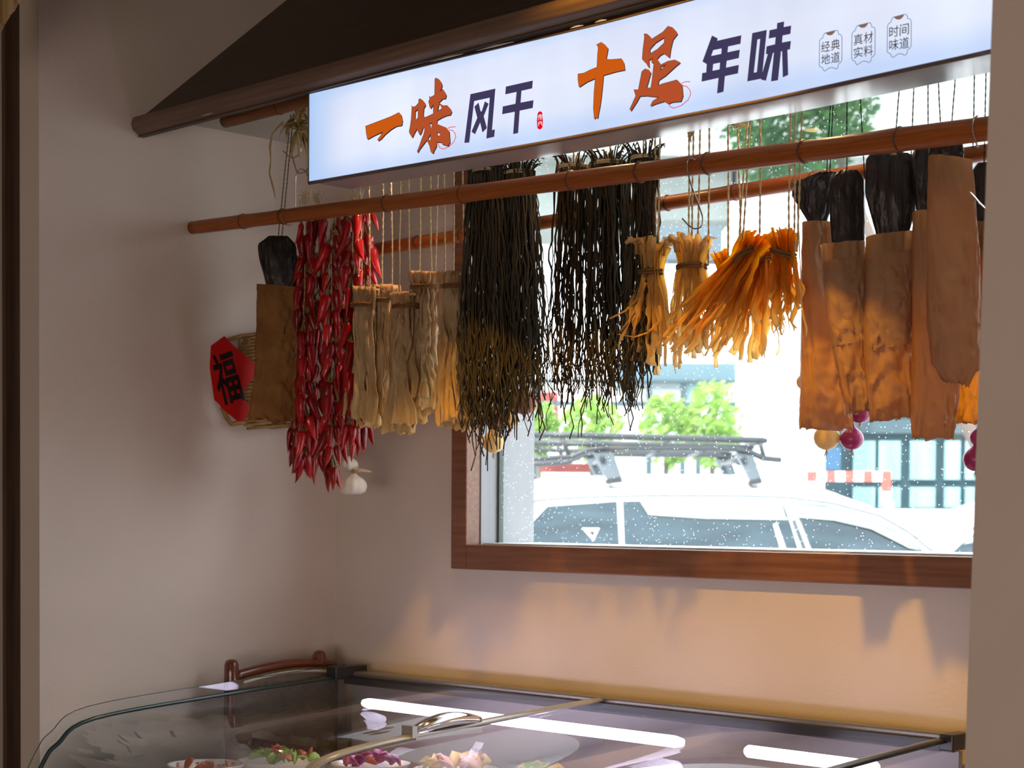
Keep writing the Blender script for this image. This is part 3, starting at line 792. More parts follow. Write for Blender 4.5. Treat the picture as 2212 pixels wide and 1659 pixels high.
# ---- dark dried fern bundles
FERN = [  # xc_top, y_top, y_tie, w, y_bot, xc_bot, w_bot, density, Y, label, mat, twines
    (1052, 352, 368, 62, 925, 1055, 104, 150, -.36, 'thick black-brown fern bunch beside the radishes with a tangled tip', 'fern', [(1040, 1045), (1062, 1058)]),
    (1122, 346, 372, 56, 862, 1130, 92, 140, -.32, 'dark fern bunch, second from the radishes, with a spiky top', 'fern', [(1118, 1120)]),
    (1240, 330, 360, 66, 850, 1230, 84, 74, -.34, 'loose warm-lit fern bunch with long stray tips, middle of five', 'fern_b', [(1236, 1240)]),
    (1318, 322, 352, 66, 850, 1325, 92, 120, -.33, 'dense dark fern bunch, fourth from the radishes', 'fern', [(1316, 1318)]),
    (1392, 306, 340, 56, 790, 1382, 66, 80, -.37, 'fern bunch tied with pale twine beside the orange strips', 'fern', [(1388, 1390), (1396, 1394)]),
]
for bi, (xt, yt, yi, w_, yb, xb, wb, dn, Y, lab, mk, tws) in enumerate(FERN):
    s = mpp(xt, Y)
    t = thing('dried_fern_bundle', WY(xt, yi, Y), lab, 'dried fern', 'dried fern bunches on twine')
    st = MB(); sb = MB()
    for k in range(dn):
        a = R_(0, 6.28); rr = math.sqrt(R_(0, 1)) * .5
        ux, uy = math.cos(a) * rr, math.sin(a) * rr
        L_ = yb + random.gauss(0, 32) - (30 if k % 4 == 0 else 0)
        if k < 6: L_ = yb + R_(40, 110)
        pth = []; sd_ = R_(0, 99)
        for i in range(22):
            q = i / 21; yy = yi - 6 + q * (L_ - yi)
            wq = w_ + (wb - w_) * min(1, q * 1.6)
            amp = 5 + 13 * q * q
            px = xt + (xb - xt) * q + ux * wq + amp * noise.noise(Vector((sd_, q * 11, 1)))
            p = WY(px, yy, Y); p.y += uy * wq * s + amp * s * noise.noise(Vector((sd_, q * 11, 5)))
            pth.append(p)
        r0 = R_(1.6, 3.3) * s
        (sb if random.random() < .25 else st).tube(pth, [r0 * (1 - .35 * i / 21) * (1 + .35 * noise.noise(Vector((sd_, i * 1.3, 9)))) for i in range(22)], 4, cap=True)
    for k in range(int(dn * .4)):                  # bushy top above the tie
        a = R_(0, 6.28); rr = R_(.1, .5)
        c = WY(xt + math.cos(a) * rr * w_, yi - 2, Y); c.y += math.sin(a) * rr * w_ * s
        h = R_(12, 34) * s; o_ = Vector((math.cos(a), math.sin(a), 0)) * h * R_(.2, .9)
        st.tube([c, c + Vector((0, 0, h * .5)) + o_ * .3, c + Vector((0, 0, h)) + o_, c + Vector((0, 0, h * R_(.6, 1.2))) + o_ * 1.5], [1.9 * s, 2.1 * s, 1.9 * s, 1.1 * s], 4)
    tag(st.build('strands', M[mk], t), kind='stuff')
    if sb.v: tag(sb.build('brown_strands', M['fern_b'], t), kind='stuff')
    tie_band(t, xt, yi, w_ * 1.02, Y, M['twine'], 2, r=.0022)
    for (x0, x1) in tws: rope(t, cord_pts(x0, x1, yi, Y), r=.0017, fray=5)

# ---- orange dried strips
GRD = [  # xtop,ytop, xtie,ytie, wtie, wtop, xbot,ybot, wbot, n, Y, mat, label, twines, tilt
    (1405, 520, 1406, 586, 52, 76, 1400, 775, 118, 34, -.37, 'gourd_p', 'pale translucent strip bundle with stray ends sweeping toward the ferns', [(1412, 1416), (1427, 1421)], 0),
    (1494, 515, 1494, 574, 64, 78, 1490, 765, 104, 34, -.33, 'gourd_p', 'upright orange strip bundle hanging under the steel hook', [(1487, 1488), (1497, 1494), (1514, 1506), (1531, 1530)], 0),
    (1640, 510, 1615, 552, 62, 70, 1505, 735, 150, 44, -.36, 'gourd', 'big orange strip bundle flaring out toward the lower left', [(1628, 1594), (1634, 1602), (1640, 1641)], .016),
    (1652, 520, 1646, 566, 50, 60, 1618, 752, 128, 40, -.32, 'gourd', 'orange strip bundle half hidden behind the flaring one', [(1571, 1573), (1583, 1602)], .008),
    (1690, 500, 1692, 544, 54, 52, 1700, 695, 76, 30, -.37, 'gourd', 'compact orange strip bundle beside the first paper bag', [(1706, 1703), (1714, 1716), (1737, 1722)], -.008),
    (1560, 548, 1570, 590, 44, 40, 1560, 730, 84, 22, -.29, 'gourd', 'small orange strip bundle peeking out behind the flaring one', [], 0),
]
for bi, (xt, yt, xi, yi, wi, wt, xb, yb, wb, n_, Y, mk, lab, tws, tilt) in enumerate(GRD):
    s = mpp(xi, Y)
    t = thing('dried_strip_bundle', WY(xi, yi, Y), lab, 'dried strips', 'orange dried strip bundles')
    for k in range(n_):
        a = 2 * math.pi * k * .618 * 1.0 + R_(-.2, .2); rr = math.sqrt((k + .5) / n_) * .5
        ux, uy = math.cos(a) * rr, math.sin(a) * rr
        L_ = yb + R_(-70, 34); sd_ = R_(0, 99); yo_ = R_(-12, 16)
        pth = []; tw = []
        for i in range(22):
            q = i / 21
            yy0 = yt + yo_
            if q < .18:
                g = q / .18; cx = xt + (xi - xt) * g; ww = wt * 1.12 + (wi * .8 - wt * 1.12) * g ** .7; yy = yy0 + (yi - yy0) * g
            else:
                g = (q - .18) / .82; cx = xi + (xb - xi) * g; ww = wi * .8 + (wb * 1.05 - wi * .8) * g ** .85; yy = yi + (L_ - yi) * g
            amp = (2 + 20 * max(0, q - .35)) if q > .18 else 2 + 40 * (.18 - q)
            p = WY(cx + ux * ww + amp * noise.noise(Vector((sd_, q * 5, 0))), yy + 4 * noise.noise(Vector((sd_, q * 4, 3))), Y)
            p.y += uy * ww * s * .8 + amp * s * noise.noise(Vector((sd_, q * 5, 8)))
            pth.append(p); tw.append(2.2 * noise.noise(Vector((sd_, q * 2.5, 4))))
        wd = R_(5, 10) * s
        b = MB().tube(pth, [wd * (.9 + .5 * noise.noise(Vector((sd_, i * .6, 6))) - .35 * max(0, i / 21 - .6)) for i in range(22)], 6, flat=.12, twist=tw)
        b.build('strip', M[mk], t)
    if bi == 0:                                   # stray ends
        for pts in ([(1390, 600), (1375, 650), (1350, 672), (1318, 688)], [(1392, 600), (1380, 655), (1362, 690), (1340, 716)], [(1425, 660), (1430, 690), (1400, 718), (1370, 728), (1338, 722)], [(1395, 610), (1380, 660), (1372, 700), (1366, 735)]):
            P = [WY(x, y, Y - .03) for x, y in pts]
            MB().tube(P, 5 * s, 6, flat=.25).build('strip', M[mk], t)
    if bi in (0, 1):                              # ruffled pale tops
        for k in range(14):
            a = R_(0, 6.28); c = WY(xt + math.cos(a) * wt * .35, yt + 12, Y); c.y += math.sin(a) * wt * s * .4
            o_ = Vector((math.cos(a), math.sin(a), 0)) * R_(.004, .02)
            b = MB().tube([c + Vector((0, 0, -.02)), c, c + o_ + Vector((0, 0, .012)), c + o_ * 2 + Vector((0, 0, R_(.0, .02)))], [4 * s, 6 * s, 7 * s, 4 * s], 6, flat=.16, ang=R_(0, 3))
            b.t = [1.0] * len(b.v); b.build('strip_top', M['gourd_p'], t)
    tie_band(t, xi, yi, wi * 1.0, Y, M['tie'], 2, tilt=tilt, r=.003)
    for (x0, x1) in tws: rope(t, cord_pts(x0, x1, yi, Y), fray=8)
# knots on the twine above the pole
for (x, y, lab) in ((1491, 287, 'pale twine knot above the pole over the upright orange bundle'), (1590, 272, 'golden twine knot with loose ends above the flaring orange bundle')):
    c = WY(x, y, -.36); b = MB()
    for k in range(4):
        b.tube(ring_path(c + Vector((R_(-.003, .003), R_(-.003, .003), R_(-.004, .004))), .006, .005, 10, tilt=R_(-.005, .005)), .002, 5, cap=False)
    for k in range(4):
        d = (RH * R_(.015, .03) + Vector((0, 0, R_(-.006, .004)))) if x > 1500 else Vector((R_(-.006, .006), 0, -.02))
        b.tube([c, c + d * .5 + Vector((0, 0, .003)), c + d], [.0018, .0017, .0012], 5)
    tag(b.build('twine_knot', M['twine']), lab, 'twine')


# ---- paper bags with black contents
def bag(edges, Y, lab, mk, top_edge, content, cords, group, depth=.62, cont_y=None, seed=0, cordY=None, cuff=0):
    """edges: (y, xl, xr) rows of the paper sleeve; content: rows of the black stuff (y, xl, xr)"""
    y0 = edges[0][0]; xc = (edges[0][1] + edges[0][2]) / 2
    s = mpp(xc, Y)
    t = thing('paper_bag', WY(xc, y0, Y), lab, 'paper bag', group)

    def row(rows, y):
        for i in range(len(rows) - 1):
            if rows[i][0] <= y <= rows[i + 1][0] or i == len(rows) - 2:
                k = (y - rows[i][0]) / (rows[i + 1][0] - rows[i][0]); k = max(0, min(1, k))
                return rows[i][1] + k * (rows[i + 1][1] - rows[i][1]), rows[i][2] + k * (rows[i + 1][2] - rows[i][2])

    def shell(rows, nv, nu, dep, crumple, sd_, square=.7, closed_bottom=False, skew=0.0, flute=0.0):
        b = MB(); vs = []; fs = []
        ya, yb = rows[0][0], rows[-1][0]
        for j in range(nv + 1):
            q = j / nv; y = ya + q * (yb - ya)
            xl, xr = row(rows, y)
            cx, hw = (xl + xr) / 2, (xr - xl) / 2
            dd = dep
            if closed_bottom and q > .9: dd = dep * (1 - (q - .9) / .1 * .75)
            for k in range(nu):
                th = 2 * math.pi * k / nu
                c, s_ = math.cos(th), math.sin(th)
                ex = square
                ux = math.copysign(abs(c) ** ex, c); uy = math.copysign(abs(s_) ** ex, s_)
                n1 = 1 - abs(noise.noise(Vector((sd_ + ux * 1.9 + q * 1.2, q * 5 - ux, uy * 1.6)))) * 2.2
                n2 = 1 - abs(noise.noise(Vector((sd_ + ux * 3.4 + 5 - q * 3, q * 9 + ux * 1.5, uy * 3)))) * 2.2
                nn = .8 * noise.noise(Vector((sd_ + ux * 1.3, q * 4, uy * 1.3))) + .75 * max(0, n1) ** 3 + .55 * max(0, n2) ** 3 - .3
                low = .7 + 1.2 * max(0, q - .5)
                cr = crumple * nn * low
                fl = flute * math.sin(th * 9 + 2 * noise.noise(Vector((sd_, q * 3, th))))
                p = WY(cx, y + (skew * ux) + (crumple * 1.1 * nn * (q > .97)), Y)
                off = RH * (ux * (hw + cr * .35) * s) + FH * (uy * (hw * dd + cr * 2.2 + fl) * s)
                vs.append(p + off)
        for j in range(nv):
            for k in range(nu):
                k2 = (k + 1) % nu
                fs.append((j * nu + k, j * nu + k2, (j + 1) * nu + k2, (j + 1) * nu + k))
        b.add(vs, fs)
        return b, nu, nv

    b, nu, nv = shell(edges, 64, 60, depth, 6.5, seed, closed_bottom=True, skew=top_edge)
    b.f.append(tuple((nv) * nu + k for k in range(nu)))
    o = b.build('paper_sleeve', M[mk], t, True)
    if cuff:
        ya = edges[0][0] + cuff; ra_ = row(edges, ya); rb_ = row(edges, ya + (edges[-1][0] - edges[0][0]) * .5)
        cr_ = [(ya, ra_[0] - 1.5, ra_[1] + 1.5), (ya + (edges[-1][0] - edges[0][0]) * .5, rb_[0] - .3, rb_[1] + .3)]
        b2, n2u, n2v = shell(cr_, 30, 56, depth * 1.05, 4.0, seed + 3, skew=top_edge - 5)
        b2.build('outer_wrap', M[mk], t, True)
    if content:
        content = [(y, xl, xr) if y < y0 - 2 else (y, (xl + xr) / 2 - (xr - xl) * .36, (xl + xr) / 2 + (xr - xl) * .36) for (y, xl, xr) in content]
        cb, nu2, nv2 = shell(content, 26, 30, depth * .62, 3.0, seed + 40, square=.85, skew=0, flute=2.2)
        cb.f.append(tuple(reversed(range(nu2)))); cb.f.append(tuple(nv2 * nu2 + k for k in range(nu2)))
        cb.build('black_filling', M['blackfilm'], t)
        yc = content[0][0]
    else: yc = y0
    for (x0, x1, yy) in cords:
        rope(t, cord_pts(x0, x1, yy, Y, wob=.0003), r=.0011, m=M['black_cord'], name='cord')
    return t


GB = 'paper bags of black dried goods'
bag([(480, 1733, 1795), (700, 1732, 1815), (925, 1727, 1842)], -.30, 'straight kraft paper bag nearest the orange strips with a flaring black top', 'kraft', 0,
    [(372, 1768, 1806), (392, 1720, 1808), (420, 1708, 1805), (480, 1738, 1794), (640, 1745, 1800)], [(1806, 1792, 385), (1802, 1785, 385)], GB, seed=1)
bag([(526, 1773, 1868), (700, 1790, 1872), (800, 1812, 1876), (888, 1830, 1882)], -.36, 'tapering kraft paper bag overlapping the straight one, black neck above', 'kraft', -4,
    [(368, 1812, 1852), (385, 1796, 1866), (420, 1790, 1868), (520, 1796, 1868), (640, 1800, 1866)], [(1826, 1829, 380), (1840, 1868, 385)], GB, seed=2, cuff=34)
bag([(506, 1872, 1976), (700, 1866, 1972), (850, 1872, 1970), (905, 1880, 1970)], -.33, 'wide kraft paper bag in the middle of the row with glossy black top', 'kraft', -6,
    [(332, 1880, 1965), (346, 1870, 1985), (420, 1869, 1990), (505, 1878, 1978), (640, 1884, 1966)], [(1958, 1930, 345), (1978, 1968, 345)], GB, seed=3, cuff=46)
bag([(458, 1972, 2080), (700, 1971, 2078), (860, 1970, 2070), (946, 1970, 2058)], -.30, 'long kraft paper bag reaching lowest in the row', 'kraft', 0,
    [(322, 1975, 2040), (345, 1965, 2050), (480, 1970, 2060), (640, 1976, 2060)], [(1998, 2005, 340), (2010, 2035, 340)], GB, seed=4)
bag([(342, 2006, 2098), (500, 2004, 2112), (700, 2004, 2118), (790, 2014, 2110), (828, 2040, 2090)], -.38, 'short bright kraft paper bag in front of the long one near the pillar', 'kraft', 5,
    [(308, 2008, 2080), (330, 2006, 2082), (420, 2010, 2085)], [(2078, 2052, 320), (2103, 2102, 320)], GB, seed=5, depth=.5)
bag([(640, 2062, 2112), (780, 2066, 2114), (915, 2060, 2110)], -.22, 'bright yellow kraft paper bag behind the long bag beside the pillar', 'kraft_b', 0, None, [], GB, seed=6, depth=.5)
bag([(480, 2104, 2170), (700, 2106, 2172), (800, 2110, 2170)], -.28, 'kraft paper bag with black top mostly hidden by the pillar', 'kraft', 0,
    [(352, 2112, 2160), (375, 2096, 2166), (420, 2088, 2168), (480, 2100, 2168), (560, 2106, 2166)], [(2128, 2126, 360)], GB, seed=7)
bag([(618, 556, 640), (700, 560, 644), (860, 545, 640), (908, 538, 640)], -.40, 'old kraft paper bag with black top hanging left of the red chilies', 'kraft_l', 3,
    [(510, 580, 622), (528, 556, 640), (560, 560, 642), (640, 572, 640), (720, 574, 640)], [(628, 600, 520), (634, 608, 520)], GB, seed=8, depth=.55, cuff=14)
# glinting foil fold beside the middle bags, pale paper edge


# ---- chili strings
def chili_mesh(seed):
    rnd = random.Random(seed)
    L_ = rnd.uniform(.050, .068); r = rnd.uniform(.0098, .0125); bend = rnd.uniform(-.018, .018); bend2 = rnd.uniform(-.008, .008)
    b = MB(); P = []; Rr = []
    pr = [(0, .45), (.06, .85), (.18, 1.0), (.38, .92), (.60, .68), (.80, .38), (.94, .14), (1, .03)]
    for q, k in pr:
        P.append(Vector((bend * q * q, bend2 * q * q, -.004 - L_ * q))); Rr.append(r * k)
    b.tube(P, Rr, 8, flat=rnd.uniform(.6, .85), rf=lambda i, k: 1 + .22 * noise.noise(Vector((seed * 3.3, i * .9, k * 1.1))))
    s_ = MB().tube([Vector((0, 0, -.006)), Vector((0, 0, .001)), Vector((.002, 0, .012)), Vector((.005, .002, .02))], [.0055, .003, .0013, .0015], 6)
    return b, s_


CM = []
for i in range(8):
    b, s_ = chili_mesh(i + 1)
    pair = []
    for nm, q, mm in (('chili', b, M['chili']), ('stem', s_, M['stem'])):
        o = q.build(nm, mm); pair.append(o.data); bpy.data.objects.remove(o)
    CM.append(pair)
CMB = [(p[0].copy(), p[1]) for p in CM[:3]]
for p in CMB: p[0].materials[0] = M['chili_b']
CH = [  # px top, py top, px bottom, py bottom, Y, label
    (648, 560, 640, 985, -.33, 'red chili string at the left edge of the chili cluster next to the old bag'),
    (662, 486, 650, 985, -.38, 'red chili string second from the old bag, ending in long points'),
    (690, 480, 680, 985, -.32, 'red chili string third from the old bag'),
    (716, 484, 716, 1000, -.38, 'red chili string in the middle, ending in a single low chili'),
    (742, 482, 742, 950, -.31, 'red chili string right of the middle, above the garlic'),
    (764, 478, 762, 940, -.38, 'red chili string touching the pale radish bundle'),
    (786, 476, 786, 930, -.32, 'red chili string behind the radishes with top chilies coloured brighter, as under a lamp'),
]
for si, (x0, y0, x1, y1_, Y, lab) in enumerate(CH):
    a = WY(x0, y0 - 12, Y); b_ = WY(x1, y1_, Y)
    t = thing('chili_string', a, lab, 'chili string', 'strings of dried red chilies')
    top = a.copy(); top.z = WY(x0, 432, Y).z
    rope(t, [top.lerp(b_, i / 14) + Vector((R_(-.003, .003), R_(-.003, .003), 0)) for i in range(15)], r=.0013, fray=10)
    y = y0; j = 0
    while y < y1_:
        k = (y - y0) / (y1_ - y0); base = a.lerp(b_, k)
        for c in range(3):
            ang = j * 2.2 + c * 2.09 + R_(-.4, .4)
            d = Vector((math.cos(ang), math.sin(ang), 0))
            bright = (si == 6 and y < 600) or random.random() < .06  # top of last string: lamp glow put into brighter red; others random
            me, ms = random.choice(CMB if bright else CM)
            o = bpy.data.objects.new('chili', me); COL.objects.link(o); o.parent = t
            lean = R_(.05, .32) if not (si == 6 and y < 600 and c == 0) else R_(.5, .7)
            ax = Vector((0, 0, 1)).cross(d)
            rot = Matrix.Rotation(-lean, 4, ax) @ Matrix.Rotation(R_(0, 6.28), 4, 'Z')
            sc = R_(1.0, 1.38)
            loc = base + d * R_(.006, .019) + Vector((0, 0, R_(-.012, .012))) - a
            o.matrix_local = Matrix.Translation(loc) @ rot @ Matrix.Scale(sc, 4)
            st_ = bpy.data.objects.new('stem', ms); COL.objects.link(st_); st_.parent = o
        y += 37 + R_(-5, 5); j += 1
    # bottom chili, pointing straight down
    o = bpy.data.objects.new('chili', CM[si % 8][0]); COL.objects.link(o); o.parent = t; o.location = b_ - a
    st_ = bpy.data.objects.new('stem', CM[si % 8][1]); COL.objects.link(st_); st_.parent = o
    if si in (1, 2, 5):                           # tassel above the pole
        tb_ = MB()
        for q in range(14):
            c = WY(x0 + R_(-10, 10), 440, Y); tb_.tube([c, c + Vector((R_(-.008, .008), R_(-.008, .008), R_(.012, .022))), c + Vector((R_(-.016, .016), R_(-.01, .01), R_(.02, .036)))], [.0014, .0018, .0007], 4)
        tag(tb_.build('tassel', M['tassel'], t), kind='stuff')
        rope(t, cord_pts(x0, x0, 440, Y), r=.0013)

# a few stray wisps of jute around the strings are part of the twine above

# ---- corn husk bunch and steel hooks near the left wall
cb = WY(642, 268, -.42)
ch = thing('corn_husk_bunch', cb, 'dry corn husk bunch tied under the soffit beside the left end of the sign', 'corn husks')
for k in range(26):
    a = R_(0, 6.28); el = R_(-1.1, 1.0); L_ = R_(.03, .07)
    d = Vector((math.cos(a) * math.cos(el), math.sin(a) * math.cos(el), math.sin(el)))
    p0 = cb + Vector((R_(-.01, .01), R_(-.01, .01), R_(-.03, .03)))
    P = [p0, p0 + d * L_ * .5 + Vector((0, 0, .006)), p0 + d * L_ + Vector((0, 0, -.006)), p0 + d * L_ * 1.15 + Vector((0, 0, -.026))]
    MB().tube(P, [.004, .006, .0055, .001], 6, flat=.16, ang=R_(0, 3)).build('husk', M['husk'], ch)
P = [WY(x, y, -.42) for x, y in ((612, 262), (588, 288), (583, 318), (585, 345), (582, 375), (590, 405), (595, 430))]
MB().tube(P, [.003, .002, .0042, .0018, .0028, .0034, .0008], 6, flat=.3).build('husk', M['husk'], ch)
top = cb.copy(); top.z = ZTOP
rope(ch, [cb + Vector((0, 0, .0)), cb.lerp(top, .5), top], r=.002)


def hook(pts, Y, lab, m='wire', r=.0016, name='steel_hook'):
    P = [WY(p[0], p[1], Y + (p[2] if len(p) > 2 else 0)) for p in pts]
    Q = []
    for i in range(len(P) - 1):                   # Catmull-Rom rounding
        p0, p1, p2, p3 = P[max(0, i - 1)], P[i], P[i + 1], P[min(len(P) - 1, i + 2)]
        for k in range(5):
            t_ = k / 5
            Q.append(.5 * ((2 * p1) + (p2 - p0) * t_ + (2 * p0 - 5 * p1 + 4 * p2 - p3) * t_ ** 2 + (3 * p1 - p0 - 3 * p2 + p3) * t_ ** 3))
    Q.append(P[-1])
    return tag(MB().tube(Q, r, 8).build(name, M[m]), lab, 'hook')


hook([(612, 326), (624, 338), (634, 341), (646, 333), (650, 318), (644, 300), (638, 285)], -.41, 'steel hook just under the corn husks at the left end of the sign')
hook([(631, 336), (637, 358), (644, 374), (662, 368), (668, 352)], -.40, 'small bent steel wire under the husk hook beside the sign end')
hook([(638, 452), (638, 400), (640, 378), (648, 366), (657, 368), (664, 378), (668, 392)], -.42, 'long steel hook rising above the front pole left of the chilies')
hook([(1502, 346), (1492, 342), (1485, 350), (1486, 372), (1496, 408), (1511, 448), (1518, 472), (1514, 490), (1500, 494), (1488, 487), (1474, 472)], FPY(1490) - .021, 'S-shaped steel hook on the front pole over the orange bundles')
hook([(606, 463), (611, 474), (617, 484), (624, 487), (631, 484)], FPY(615) - .020, 'small brass wire hook clasping the left part of the front pole', 'brass')
hook([(2112, 250), (2104, 258), (2101, 278), (2106, 300), (2112, 318)], FPY(2105) - .022, 'steel wire loop around the right end of the front pole')
hook([(2094, 414, 0), (2104, 424, .02), (2118, 440, .06), (2140, 462, .12)], -.42, 'short bright steel wire in front of the black bag beside the pillar')


# ---- onions and garlic
def onion(parent, px, py, rpx, Y, m, name='onion'):
    s = mpp(px, Y); c = WY(px, py, Y); r = rpx * s
    pr = [(.06, -1.02), (.30, -.97), (.62, -.80), (.88, -.48), (1.0, -.05), (.95, .32), (.74, .66), (.46, .92), (.26, 1.12), (.17, 1.4), (.13, 1.6)]
    o = MB().lathe(c, [(a * r, b * r * .92) for a, b in pr], 24, lobes=9, amp=.018).build(name, m, parent)
    rt = MB()
    for k in range(7):
        a = R_(0, 6.28); e = c + Vector((math.cos(a) * .2, math.sin(a) * .2, -R_(1.15, 1.5))) * r
        rt.tube([c + Vector((0, 0, -.93)) * r, e], [.0012, .0004], 4)
    tag(rt.build('roots', M['tassel'], o), kind='stuff')
    nk = MB().tube(ring_path(c + Vector((0, 0, 1.22 * r)), .2 * r, .2 * r, 10), .0012, 5, cap=False).build('neck_tie', M['twine'], o)
    return c + Vector((0, 0, 1.4 * r))


def onion_string(name, lab, cat, items, Y, topz=None, group='onions hanging by the window'):
    x, y, rp, mk = items[0]
    t = thing(name, WY(x, y, Y), lab, cat, group)
    pts = []
    for (x, y, rp, mk) in items: pts.append(onion(t, x, y, rp, Y, M[mk]))
    pts.sort(key=lambda p: p.z)
    top = pts[-1].copy(); kf = (top.x - ra.x) / (rb.x - ra.x); top.y = ra.y + .012; top.z = ra.lerp(rb, kf).z - .008
    rope(t, pts + [top], r=.0014)
    return t


onion_string('onion_string', 'yellow onion hanging lowest under the thick fern bunch', 'onion', [(1066, 955, 25, 'onion_y')], -.14)
onion_string('onion_string', 'pale onion half hidden behind the second fern bunch', 'onion', [(1100, 905, 22, 'onion_y')], -.10)
onion_string('onion_string', 'large brown-red onion behind the tip of the second fern bunch', 'onion', [(1134, 868, 30, 'onion_b')], -.13)
onion_string('onion_string', 'dark red onion hidden in the tip of the thick fern bunch', 'onion', [(1072, 905, 26, 'onion_b')], -.16)
onion_string('onion_string', 'yellow onion hanging under the straight paper bag', 'onion', [(1786, 945, 29, 'onion_y')], -.16)
onion_string('onion_string', 'pair of magenta onions hanging beside the straight paper bag', 'onion', [(1840, 948, 26, 'onion_r'), (1858, 893, 23, 'onion_r')], -.13)
onion_string('onion_string', 'orange onion peeking out left of the straight paper bag', 'onion', [(1739, 825, 19, 'onion_y')], -.16)
onion_string('onion_string', 'pair of red onions cut off by the right pillar', 'onion', [(2108, 992, 28, 'onion_r'), (2116, 945, 22, 'onion_r')], -.20)
# garlic
gt = thing('garlic_string', WY(765, 1045, -.2), 'white garlic bulb with a papery stalk hanging below the chilies', 'garlic')
for (x, y, rp, zs_) in ((762, 1048, 31, 1.0), (752, 1003, 22, 1.0)):
    s = mpp(x, -.2); r = rp * s; c = WY(x, y, -.2)
    pr = [(.10, -.66), (.55, -.64), (.88, -.46), (1.0, -.08), (.93, .22), (.70, .46), (.48, .58), (.34, .68), (.26, .80)]
    o = MB().lathe(c, [(a * r, b * r) for a, b in pr], 40, lobes=10, amp=.035).build('garlic_bulb', M['garlic'], gt)
    for k in range(7):
        a = R_(0, 6.28); d = (RH * R_(-.3, 1) + Vector((0, 0, R_(.2, 1)))).normalized()
        p = c + Vector((0, 0, .75 * r))
        MB().tube([p, p + d * .012 + Vector((0, 0, .006)), p + d * .026], [.004, .0065, .001], 6, flat=.2, ang=a).build('papery_skin', M['tassel'], o)
p = WY(762, 1020, -.2)
MB().tube([p, p + RH * .02 + Vector((0, 0, .006)), p + RH * .05 + Vector((0, 0, .001))], [.006, .005, .0018], 6).build('stalk', M['tassel'], gt)
top = WY(756, 560, -.2)
rope(gt, [WY(756, 1000, -.2), top], r=.0014)

# ---- wicker tray with red paper on the left wall
wk = thing('wicker_basket', WX(540, 820, .05), 'shallow woven bamboo basket on the left wall behind the old paper bag', 'basket')
NW = 26
for i in range(NW):                               # each coil of the weave
    q = i / (NW - 1)
    yl_ = 724 + q * 192
    half = math.sin(math.pi * (.12 + .80 * q)) ** .6
    xa = 560 - 62 * half; P = []
    for k in range(13):
        u = k / 12
        px = xa + u * (640 - xa); bulge = .03 + .05 * math.sin(math.pi * min(1, u * .9 + .1))
        P.append(WX(px, yl_ + 10 * (1 - u) - 3 * u * (1 - q) * 4, bulge + .002 * math.sin(k * 2.0 + i * math.pi)))
    MB().tube(P, .0042, 6).build('weave_coil', M['wicker'], wk)
for k in range(7):
    u = k / 6; P = []
    for i in range(9):
        q = i / 8; px = 512 + u * 122 + (u < .2) * 12 * abs(q - .5); P.append(WX(px, 730 + q * 182, .030 + .05 * math.sin(math.pi * min(1, u * .9 + .1))))
    MB().tube(P, .003, 6).build('rib', M['wicker'], wk)
P = [WX(x, y, .05) for x, y in ((480, 880), (490, 902), (500, 916), (530, 912), (560, 918), (590, 922), (640, 918))]
MB().tube(P, .007, 7).build('rim', M['wicker'], wk)
MB().tube([WX(x, y, .04) for x, y in ((492, 735), (520, 726), (560, 722), (640, 722))], .006, 7).build('rim', M['wicker'], wk)
Zf = zt(440, 710, 7.215)
RP = [(110, 265), (320, 115), (370, 165), (460, 260), (860, 590), (845, 670), (780, 760), (650, 920), (620, 980), (640, 1090), (690, 1180), (705, 1260), (680, 1370), (590, 1445), (520, 1440), (400, 1340), (280, 1240), (240, 1180), (165, 1110), (130, 880), (90, 600)]
XPAP = .105
poly = [WX(*Zf(p), XPAP) for p in RP]
rpo = MB().prism(poly, Vector((.0012, 0, 0))).build('fortune_paper', M['redpaper'], None, False)
tag(rpo, 'torn red paper with a black fortune character on the wicker basket', 'paper sign')
glyph('福', [Zf((95, 425)), Zf((430, 300)), Zf((650, 1115)), Zf((265, 1215))], WX, XPAP + .0022, M['ink'], rpo, 'ink_character', .018)

# ------------------------------------------------------------------ display freezer
fz0 = WY(776, 1447, -.04)
ZFZ = fz0.z; FX0 = fz0.x; FX1 = WY(2092, 1594, -.04).x
fz = thing('display_freezer', (FX0, -.04, 0), 'glass-topped display freezer with sliding curved lids under the window', 'freezer')
prof2 = []                                        # lid profile (Y, Z)
for (px, py) in ((199, 1551), (120, 1606), (92, 1640)):
    pp = WX(px, py, FX0); prof2.append((pp.y, pp.z))
b0 = (-.09, ZFZ - .012)
LID = [b0, (b0[0] + (prof2[0][0] - b0[0]) * .5, b0[1] + (prof2[0][1] - b0[1]) * .42), prof2[0], prof2[1], prof2[2], (prof2[2][0] - .05, prof2[2][1] - .10), (prof2[2][0] - .065, prof2[2][1] - .22)]
LID = LID[:]
def cr2(P, n=6):
    Q = []
    for i in range(len(P) - 1):
        p0, p1, p2, p3 = [Vector((*P[max(0, min(len(P) - 1, j))], 0)) for j in (i - 1, i, i + 1, i + 2)]
        for k in range(n):
            t_ = k / n
            v = .5 * ((2 * p1) + (p2 - p0) * t_ + (2 * p0 - 5 * p1 + 4 * p2 - p3) * t_ ** 2 + (3 * p1 - p0 - 3 * p2 + p3) * t_ ** 3); Q.append((v.x, v.y))
    Q.append(P[-1]); return Q
LP = cr2(LID)
YFR = LP[-1][0]; ZFB = LP[-1][1]
XM = WX  # noqa
xm = WZ(1282, 1517, ZFZ - .01).x
ZD = .855
MB().box((FX0, YFR + .02, .05), (FX1, -.02, ZFB - .03)).build('cabinet', M['frz_body'], fz, False)
